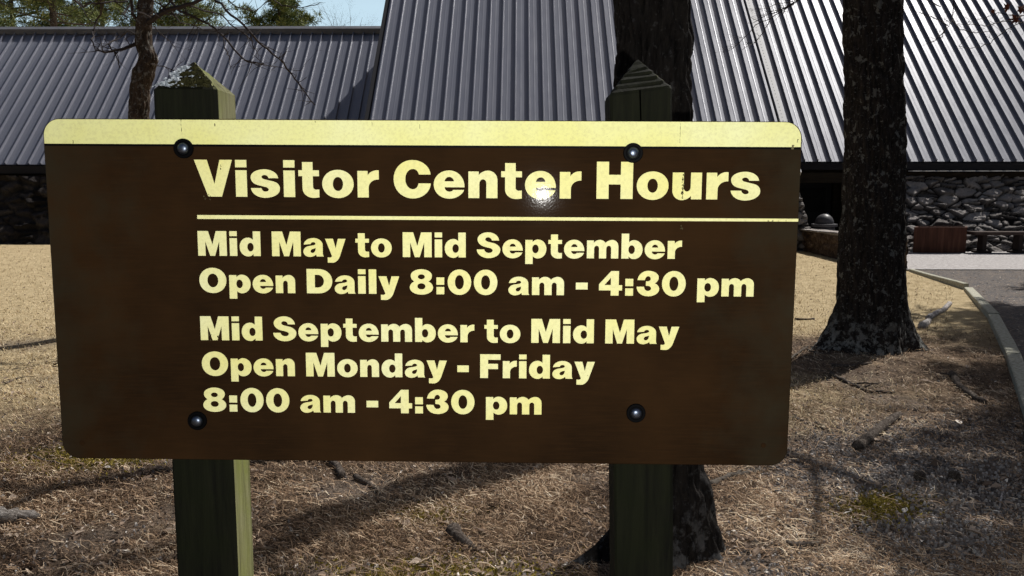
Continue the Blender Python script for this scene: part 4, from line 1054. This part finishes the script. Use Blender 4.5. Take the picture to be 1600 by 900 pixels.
pine('background_pine', at(292, 40, 50).x, 50, 16.0, 9, 3.2, 5.0, 4, 'green pine behind the low roof, just right of the slender brown tree', group=P)
pine('background_pine', at(436, 40, 60).x, 60, 14.9, 8.5, 2.3, 5.0, 5, 'small round-topped dark pine standing alone above the low ridge', round_=True, big=1.4, group=P)
# bare crowns beyond the ridge
for i, (px, pt_, lb) in enumerate(((545, 12, 'bare grey treetop beyond the low ridge, close to the tall roof'), (506, 18, 'bare grey treetop beyond the low ridge, right of the round pine'))):
    p_ = at(px, 40, 55); r_ = random.Random(40 + i); ztop = at(px, pt_, 55).z
    t = thing('bare_tree', (p_.x, 55, 0), lb, 'tree', 'bare treetops beyond the ridge')
    mb = MB(); mb.tube([(p_.x, 55, 0), (p_.x + .1, 55, ztop * .5), (p_.x, 55, ztop * .75)], [.2, .13, .07], 8, cap=False); mb.build('trunk', M['twig_grey'], t)
    mb = MB()
    for k in range(9): grow(mb, V((p_.x, 55, ztop * r_.uniform(.6, .75))), (r_.uniform(-.6, .6), r_.uniform(-.5, .5), 1), ztop * r_.uniform(.2, .3), .035, 3, r_, -.05, .2, (3, 5), 4, .3, .6)
    for v in mb.v:
        pass
    mb.build('crown', M['twig_grey'], t)
# pine beyond the right edge: shades the path
pine('path_pine', 10.9, 14.0, 10, 5.4, 2.2, 6.5, 9, 'farthest of the three pines outside the right edge whose crowns shade the path', big=1.7, group='pines shading the path')
pine('path_pine', 8.9, 11.0, 9.5, 5.0, 2.1, 7.0, 12, 'middle one of the three pines outside the right edge whose crowns shade the path', big=1.7, group='pines shading the path')
pine('path_pine', 5.95, 6.8, 8.0, 4.5, 1.6, 5.5, 14, 'nearest of the three pines outside the right edge whose crowns shade the path', big=1.7, group='pines shading the path')

# ------------------------------------------------------------------ THINGS LYING ON THE GROUND
def stick(pix, r0, r1, mat, name, label, cat, group=None, lift=.6, wob=.12, sides=8, knots=(), flat=1.0):
    pts = []
    for i, (a, b) in enumerate(pix):
        p = gnd(a, b); pts.append(p)
    fine = []
    for a, b in zip(pts, pts[1:]):
        k = max(2, int((b - a).length / .04))
        for i in range(k):
            q = a.lerp(b, i / k); fine.append(q)
    fine.append(pts[-1]); n_ = len(fine)
    for i, q in enumerate(fine):
        rr = mix(r0, r1, i / max(1, n_ - 1))
        q.x += random.uniform(-1, 1) * rr * .2; q.z = gz(q.x, q.y) + rr * lift + (.0 if i % 5 else .006)
    mb = MB(); mb.tube(fine, [mix(r0, r1, i / max(1, n_ - 1)) for i in range(n_)], sides, wob=wob)
    if flat != 1.0:
        for v in mb.v: g_ = gz(v.x, v.y); v.z = g_ + (v.z - g_) * flat + .012 * noise.noise(v * 30); v.y += .02 * noise.noise(V((v.x * 9, v.y * 20, 2)))
    c_ = fine[n_ // 2]
    for (t, ang, l_) in knots:
        p = fine[int(t * (n_ - 1))]; d_ = V((cos(ang), sin(ang), .25)); mb.tube([p, p + d_ * l_ * .5, p + d_ * l_ + V((0, 0, -.02))], [r0 * .5, r0 * .35, r0 * .15], 6)
    return tag(mb.build(name, mat, origin=(c_.x, c_.y, gz(c_.x, c_.y)), smooth=True), label, cat, group)
DB, BL, TG = M['dead_bark'], M['bleached'], M['twig_grey']
stick([(1338, 704), (1356, 691), (1374, 674), (1404, 652)], .036, .028, DB, 'fallen_log', 'short dark log with rough bark lying right of the sign', 'log', knots=())
stick([(1487, 588), (1500, 608), (1520, 622), (1538, 632)], .030, .024, DB, 'fallen_branch', 'crooked dark branch in the shade close to the path edging', 'branch', 'branches fallen on the ground', knots=((.1, 2.2, .12),))
stick([(1450, 500), (1462, 492), (1474, 487), (1484, 476)], .035, .03, BL, 'driftwood', 'crooked bleached grey branch right of the right tree', 'branch', 'branches fallen on the ground')
stick([(1441, 513), (1447, 508), (1452, 503)], .045, .03, BL, 'driftwood', 'stubby whitest piece of bleached wood right of the right tree', 'branch', 'branches fallen on the ground')
stick([(1106, 762), (1140, 748), (1188, 738)], .022, .015, TG, 'fallen_branch', 'grey straight branch lying against the trunk behind the right post', 'branch', 'branches fallen on the ground', knots=((.6, 1.0, .1),))
stick([(1298, 586), (1326, 600), (1356, 613), (1398, 615)], .020, .010, DB, 'fallen_branch', 'long thin dark branch below the foot of the right tree', 'branch', 'branches fallen on the ground', knots=((.5, -.6, .2), (.7, .4, .2)))
stick([(1214, 816), (1240, 830), (1262, 838), (1280, 850)], .013, .006, DB, 'fallen_twig', 'dark thin twig right of the trunk behind the right post', 'twig', 'twigs fallen on the ground', knots=((.4, 1.2, .1),))
stick([(1228, 855), (1252, 856), (1278, 854)], .018, .016, DB, 'bark_piece', 'short dark stick just below the thin dark twig', 'stick')
stick([(400, 722), (450, 719), (505, 720), (525, 730), (536, 748)], .020, .024, DB, 'surface_root', 'curved grey root surfacing under the sign, right of the left post', 'root', knots=((.75, -1.3, .12),))
stick([(555, 748), (575, 757), (590, 770)], .018, .008, DB, 'surface_root', 'short root tip surfacing right of the curved root', 'root')
stick([(-8, 818), (14, 817), (34, 812), (62, 812)], .055, .02, M['twig_grey2'], 'broken_wood', 'split grey piece of wood at the lower left edge', 'wood', wob=.3, flat=.8, lift=1.0)
stick([(708, 836), (722, 848), (742, 862)], .036, .016, DB, 'bark_piece', 'lump of dark rotten bark on the ground between the posts', 'bark')
stick([(776, 778), (812, 769), (834, 758), (858, 753)], .010, .005, TG, 'fallen_twig', 'forked thin twig on sunlit litter between the posts', 'twig', 'twigs fallen on the ground', knots=((.6, 2.0, .14),))
stick([(586, 782), (636, 790), (668, 770)], .008, .004, TG, 'fallen_twig', 'thin twig lying across the tree shadow between the posts', 'twig', 'twigs fallen on the ground', knots=((.5, -.4, .12),))
stick([(1232, 566), (1262, 544), (1300, 545)], .013, .007, TG, 'fallen_branch', 'pale arching twig at the left foot of the right tree', 'branch', 'branches fallen on the ground', lift=1.5)
stick([(1262, 548), (1278, 553), (1290, 556)], .012, .008, DB, 'fallen_twig', 'stubby twig under the arching one by the right tree', 'twig', 'twigs fallen on the ground')
stick([(1300, 574), (1330, 574), (1362, 568)], .020, .012, DB, 'fallen_branch', 'mossy branch lying just in front of the right tree', 'branch', 'branches fallen on the ground')
stick([(1240, 655), (1264, 662), (1288, 672)], .012, .006, TG, 'fallen_twig', 'dark forked twig close to the lower right edge of the board', 'twig', 'twigs fallen on the ground', knots=((.2, 1.6, .12),))
stick([(1567, 766), (1563, 786), (1560, 804)], .007, .004, BL, 'fallen_twig', 'pale thin upright-lying twig near the right edge', 'twig', 'twigs fallen on the ground')
stick([(1556, 872), (1576, 880), (1604, 884)], .009, .006, BL, 'fallen_twig', 'pale twig in the lower right corner', 'twig', 'twigs fallen on the ground')
stick([(8, 601), (22, 594), (36, 588)], .010, .005, TG, 'fallen_twig', 'dark twig on the dry lawn left of the board', 'twig', 'twigs fallen on the ground', knots=((.5, .1, .18),))
stick([(52, 714), (74, 722), (104, 727)], .009, .005, TG, 'fallen_twig', 'thin twig below the lower left corner of the board', 'twig', 'twigs fallen on the ground')
stick([(0, 846), (26, 838), (50, 824)], .007, .004, TG, 'fallen_twig', 'faint thin twig below the split wood at the left edge', 'twig', 'twigs fallen on the ground')
stick([(250, 876), (256, 890), (268, 902)], .009, .005, BL, 'fallen_twig', 'pale forked twig beside the foot of the left post', 'twig', 'twigs fallen on the ground')
stick([(396, 772), (420, 776), (440, 782)], .009, .004, DB, 'fallen_twig', 'dark twig on bare soil right of the left post', 'twig', 'twigs fallen on the ground')
stick([(1242, 500), (1258, 500), (1272, 499)], .014, .010, DB, 'fallen_branch', 'short dark branch on the lawn between board and right tree', 'branch', 'branches fallen on the ground')
stick([(918, 868), (930, 884), (940, 904)], .008, .004, TG, 'fallen_twig', 'twig in deep shade left of the right post', 'twig', 'twigs fallen on the ground')
# cones
for (a, b, lb) in ((1491, 750, 'small dark pine cone on the gravelly ground, the right one of two'), (1437, 750, 'small dark pine cone on the gravelly ground, the left one of two')):
    p = gnd(a, b); mb = MB()
    for i in range(9):
        for k in range(8):
            a_ = 2 * pi * (k + .5 * (i % 2)) / 8; t = i / 8; r = .021 * sin(pi * (.12 + .8 * t)) + .003
            c_ = p + V((cos(a_) * r, (t - .5) * .065, sin(a_) * r + .02)); d_ = V((cos(a_), .35, sin(a_)))
            mb.tube([c_, c_ + d_ * .009], [.006, .003], 5)
    mb.tube([p + V((0, -.033, .02)), p + V((0, .0, .02)), p + V((0, .033, .02))], [.008, .017, .006], 8)
    tag(mb.build('pine_cone', DB, origin=p), lb, 'cone', 'cones on the ground')

# ---- litter (uncountable)
def in_trunk(x, y):
    for k, (tx_, ty_) in TREES.items():
        if math.hypot(x - tx_, y - ty_) < (.30 if k == 'right' else .2): return True
    return False
rl = random.Random(77)
def sample_point(ymin=3.0, ymax=9.5, p=1.0):
    # denser near the viewer (about even per picture area)
    while True:
        u = rl.random(); y = 1 / mix(1 / ymin, 1 / ymax, u); x = rl.uniform(-.67, .63) * y * 1.02
        if x < edge_x(y) - .02 and not in_trunk(x, y): return x, y
mb = MB(); tint = []
n_need = 0
while n_need < 105000:
    x, y = sample_point()
    lw_ = lawn_w(x, y); gr_ = gravel_w(x, y); so_ = soil_w(x, y)
    keep = (1 - .75 * lw_) * (1 - .55 * gr_) * (1 - .75 * so_) * (1 - .92 * moss_w(x, y))
    clump = .55 + .9 * noise.noise(V((x * 1.9, y * 1.9, 4.4)))
    if rl.random() > keep * max(.06, min(1, clump + .12)): continue
    n_need += 1
    a = rl.uniform(0, pi) if rl.random() < .7 else rl.gauss(.4, .4); L_ = rl.uniform(.02, .095) if rl.random() < .75 else rl.uniform(.01, .03); w = rl.uniform(.0005, .0011) * (1 + .12 * y)
    z = gz(x, y) + rl.uniform(.002, .020); dx, dy = cos(a), sin(a); cv = rl.uniform(-.02, .02); tz = rl.gauss(0, .010)
    b_ = len(mb.v)
    for s_, k in ((-.5, 0), (0, 1), (.5, 0)):
        cx_ = x + dx * L_ * s_ - dy * cv * k; cy_ = y + dy * L_ * s_ + dx * cv * k; zz_ = z + tz * s_ * 2 + .004 * k
        mb.v.append(V((cx_ - dy * w, cy_ + dx * w, zz_))); mb.v.append(V((cx_ + dy * w, cy_ - dx * w, zz_ + .001)))
    mb.f += [(b_, b_ + 1, b_ + 3, b_ + 2), (b_ + 2, b_ + 3, b_ + 5, b_ + 4)]
    t = max(0, min(1, rl.betavariate(1.5, 2.2) + .22 * noise.noise(V((x * 3, y * 3, 0))) + .30 * noise.noise(V((x * 1.1, y * 1.5, 8))))); tint += [t] * 6
mb.mi = [0] * len(mb.f)
tag(mb.build('needle_litter', M['litter'], attrs={'tint': tint}), kind='stuff')
# leaf bits, bark chips
mb = MB(); tint = []
for q in range(15000):
    x, y = sample_point()
    if rl.random() < .6 * lawn_w(x, y) or rl.random() < .5 * soil_w(x, y): continue
    s_ = rl.uniform(.004, .013) * (rl.uniform(1.6, 2.8) if rl.random() < .05 else 1); a = rl.uniform(0, 2 * pi); z = gz(x, y) + rl.uniform(.002, .014)
    ax = V((cos(a), sin(a), rl.gauss(0, .25))) * s_ * rl.uniform(1, 2.0); ay = V((-sin(a), cos(a), rl.gauss(0, .35))) * s_ * rl.uniform(.5, .9)
    c_ = V((x, y, z)); b_ = len(mb.v)
    mb.v += [c_ - ax, c_ - ay + V((0, 0, s_ * .3)), c_ + ax, c_ + ay + V((0, 0, s_ * .3))]
    mb.f.append((b_, b_ + 1, b_ + 2, b_ + 3))
    t = rl.uniform(0, .88) if rl.random() > .03 else 1.0
    tint += [t] * 4
mb.mi = [0] * len(mb.f)
tag(mb.build('leaf_litter', M['chip'], attrs={'tint': tint}), kind='stuff')
mb = MB(); tint = []
for q in range(2600):
    u = rl.random(); y = 1 / mix(1 / 6.0, 1 / 20, u); x = rl.uniform(-.67, .5) * y
    if x > edge_x(y) - .1 or in_trunk(x, y) or (x > 6.1 and y > 14.7): continue
    s_ = rl.uniform(.008, .024); a = rl.uniform(0, 6.28); c_ = V((x, y, gz(x, y) + rl.uniform(.008, .02)))
    ax = V((cos(a), sin(a), rl.gauss(0, .2))) * s_; ay = V((-sin(a), cos(a), rl.gauss(0, .2))) * s_ * .6; b_ = len(mb.v)
    mb.v += [c_ - ax, c_ - ay + V((0, 0, s_ * .5)), c_ + ax, c_ + ay + V((0, 0, s_ * .5))]; mb.f.append((b_, b_ + 1, b_ + 2, b_ + 3)); tint += [rl.uniform(.3, .75)] * 4
mb.mi = [0] * len(mb.f)
tag(mb.build('lawn_leaves', M['chip'], attrs={'tint': tint}), kind='stuff')
mb = MB(); tint = []
for q in range(11000):
    u = rl.random(); y = 1 / mix(1 / 3.6, 1 / 15.0, u); x = rl.uniform(.35, .66) * y
    if x < edge_x(y) + .14: continue
    s_ = rl.uniform(.005, .013) * (1 + .04 * y); a = rl.uniform(0, 6.28); z = .16 * smooth(10, 20, y) + .02
    ax = V((cos(a), sin(a), rl.gauss(0, .06))) * s_ * rl.uniform(1, 2); ay = V((-sin(a), cos(a), rl.gauss(0, .08))) * s_ * .6; c_ = V((x, y, z - .001)); b_ = len(mb.v)
    mb.v += [c_ - ax, c_ - ay + V((0, 0, s_ * .15)), c_ + ax, c_ + ay + V((0, 0, s_ * .15))]; mb.f.append((b_, b_ + 1, b_ + 2, b_ + 3)); tint += [rl.uniform(.3, .95)] * 4
mb.mi = [0] * len(mb.f)
tag(mb.build('path_debris', M['chip'], attrs={'tint': tint}), kind='stuff')
# bits of gravel
mb = MB(); tint = []
while len(mb.f) < 9000 * 5:
    x, y = sample_point(3.0, 6.8)
    if rl.random() > gravel_w(x, y) + .05 or rl.random() < moss_w(x, y) * 1.3: continue
    s_ = rl.uniform(.004, .011); c_ = V((x, y, gz(x, y) + .003)); b_ = len(mb.v); a = rl.uniform(0, 6)
    k = [c_ + V((cos(a + i * 1.571) * s_ * rl.uniform(.7, 1.2), sin(a + i * 1.571) * s_ * rl.uniform(.7, 1.2), -.004)) for i in range(4)]
    u = [p.lerp(c_, .35) + V((0, 0, s_ * rl.uniform(.5, 1.0) + .004)) for p in k]
    mb.v += k + u
    mb.f += [(b_ + 4, b_ + 5, b_ + 6, b_ + 7)] + [(b_ + i, b_ + (i + 1) % 4, b_ + 4 + (i + 1) % 4, b_ + 4 + i) for i in range(4)]
    tint += [rl.betavariate(2, 2)] * 8
mb.mi = [0] * len(mb.f)
tag(mb.build('gravel', M['gravel'], attrs={'tint': tint}), kind='stuff')
# dormant grass
mb = MB(); tint = []; cnt = 0
while cnt < 42000:
    u = rl.random(); y = 1 / mix(1 / 5.2, 1 / 20.0, u); x = rl.uniform(-.67, .52) * y
    if x > edge_x(y) - .05 or in_trunk(x, y): continue
    if 6.2 < x and y > 14.8: continue
    if rl.random() > lawn_w(x, y) * .9 + .03: continue
    cnt += 1
    a = rl.uniform(0, 2 * pi); L_ = rl.uniform(.025, .06); w = rl.uniform(.0012, .002) * (1 + .09 * y); le = rl.uniform(.4, 1.4)
    d_ = V((cos(a) * le, sin(a) * le, 1)).normalized() * L_; s_ = V((-sin(a), cos(a), 0)) * w; c_ = V((x, y, gz(x, y) - .003)); b_ = len(mb.v)
    mb.v += [c_ - s_, c_ + s_, c_ + d_ * .7 + s_ * .7 , c_ + d_ * .7 - s_ * .7, c_ + d_ + V((cos(a), sin(a), -.3)) * L_ * .4]
    mb.f += [(b_, b_ + 1, b_ + 2, b_ + 3), (b_ + 3, b_ + 2, b_ + 4)]
    tint += [max(0, min(1, rl.betavariate(2, 2) + .3 * noise.noise(V((x * .8, y * .8, 2)))))] * 5
mb.mi = [0] * len(mb.f)
tag(mb.build('dormant_grass', M['blade'], attrs={'tint': tint}), kind='stuff')
# moss tufts
mb = MB(); tint = []; cnt = 0
while cnt < 9000:
    x, y = sample_point(3.0, 5.4)
    if rl.random() > moss_w(x, y) ** 1.3: continue
    cnt += 1; a = rl.uniform(0, 6.28); s_ = rl.uniform(.004, .009); h = rl.uniform(.004, .012); c_ = V((x, y, gz(x, y))); b_ = len(mb.v)
    mb.v += [c_ + V((cos(a) * s_, sin(a) * s_, 0)), c_ + V((cos(a + 2.1) * s_, sin(a + 2.1) * s_, 0)), c_ + V((cos(a + 4.2) * s_, sin(a + 4.2) * s_, 0)), c_ + V((rl.uniform(-1, 1) * s_, rl.uniform(-1, 1) * s_, h))]
    mb.f += [(b_, b_ + 1, b_ + 3), (b_ + 1, b_ + 2, b_ + 3), (b_ + 2, b_, b_ + 3)]; tint += [rl.random()] * 4
mb.mi = [0] * len(mb.f)
tag(mb.build('moss', M['moss_tuft'], attrs={'tint': tint}), kind='stuff')

# ------------------------------------------------------------------ LIGHT, SKY, CAMERA
AZ, ELV = radians(44.5), radians(54)                     # sun towards +x +y
sd = V((sin(AZ) * cos(ELV), cos(AZ) * cos(ELV), sin(ELV)))
su = bpy.data.lights.new('sun', 'SUN'); su.energy = 5.0; su.angle = radians(.53); su.color = (1, .965, .91)
so = bpy.data.objects.new('sun', su); COL.objects.link(so); so.rotation_euler = (-sd).to_track_quat('-Z', 'Y').to_euler(); so.location = (20, 20, 30)
# the photographer's phone flash (its glint shows on the board)
fl = bpy.data.lights.new('phone_flash', 'POINT'); fl.energy = 120; fl.shadow_soft_size = .006; fl.color = (1, .98, .93)
fo = bpy.data.objects.new('phone_flash', fl); COL.objects.link(fo); fo.location = (.072, .02, 1.562)
w = bpy.data.worlds.new('World'); SC.world = w; w.use_nodes = True; nt = w.node_tree
bg = nt.nodes['Background'] if 'Background' in nt.nodes else nt.nodes.new('ShaderNodeBackground')
sk = nt.nodes.new('ShaderNodeTexSky'); sk.sky_type = 'NISHITA'; sk.sun_disc = False
sk.sun_elevation = ELV; sk.sun_rotation = AZ; sk.air_density = 1.0; sk.dust_density = 3.5; sk.ozone_density = 1.0
tcw = nt.nodes.new('ShaderNodeTexCoord'); sp_ = nt.nodes.new('ShaderNodeSeparateXYZ'); nt.links.new(tcw.outputs['Generated'], sp_.inputs[0])
def mrange(src, a, b, c, d):
    mr = nt.nodes.new('ShaderNodeMapRange'); nt.links.new(src, mr.inputs[0])
    for k, v in zip((1, 2, 3, 4), (a, b, c, d)): mr.inputs[k].default_value = v
    return mr.outputs[0]
hz = nt.nodes.new('ShaderNodeMath'); hz.operation = 'MULTIPLY'      # haze lies low and on the sun's side
nt.links.new(mrange(sp_.outputs[2], .2, .42, .9, 0), hz.inputs[0]); nt.links.new(mrange(sp_.outputs[1], .1, .7, 0, 1), hz.inputs[1])
mx_ = nt.nodes.new('ShaderNodeMix'); mx_.data_type = 'RGBA'; nt.links.new(hz.outputs[0], mx_.inputs[0])
nt.links.new(sk.outputs[0], mx_.inputs[6]); mx_.inputs[7].default_value = (12.9, 17.3, 20.1, 1)      # thin bright haze low over the horizon
nt.links.new(mx_.outputs[2], bg.inputs[0]); bg.inputs[1].default_value = .047
cam = bpy.data.cameras.new('camera'); co = bpy.data.objects.new('camera', cam); COL.objects.link(co)
cam.sensor_width = 36; cam.lens = 36 * FPX / 1600; cam.clip_start = .05; cam.clip_end = 2000
co.location = (0, 0, EYE); co.rotation_euler = (pi / 2 - PITCH, 0, YAW); SC.camera = co
SC.view_settings.view_transform = 'Standard'; SC.view_settings.look = 'None'; SC.view_settings.exposure = 0; SC.view_settings.gamma = 1
SC.cycles.max_bounces = 6
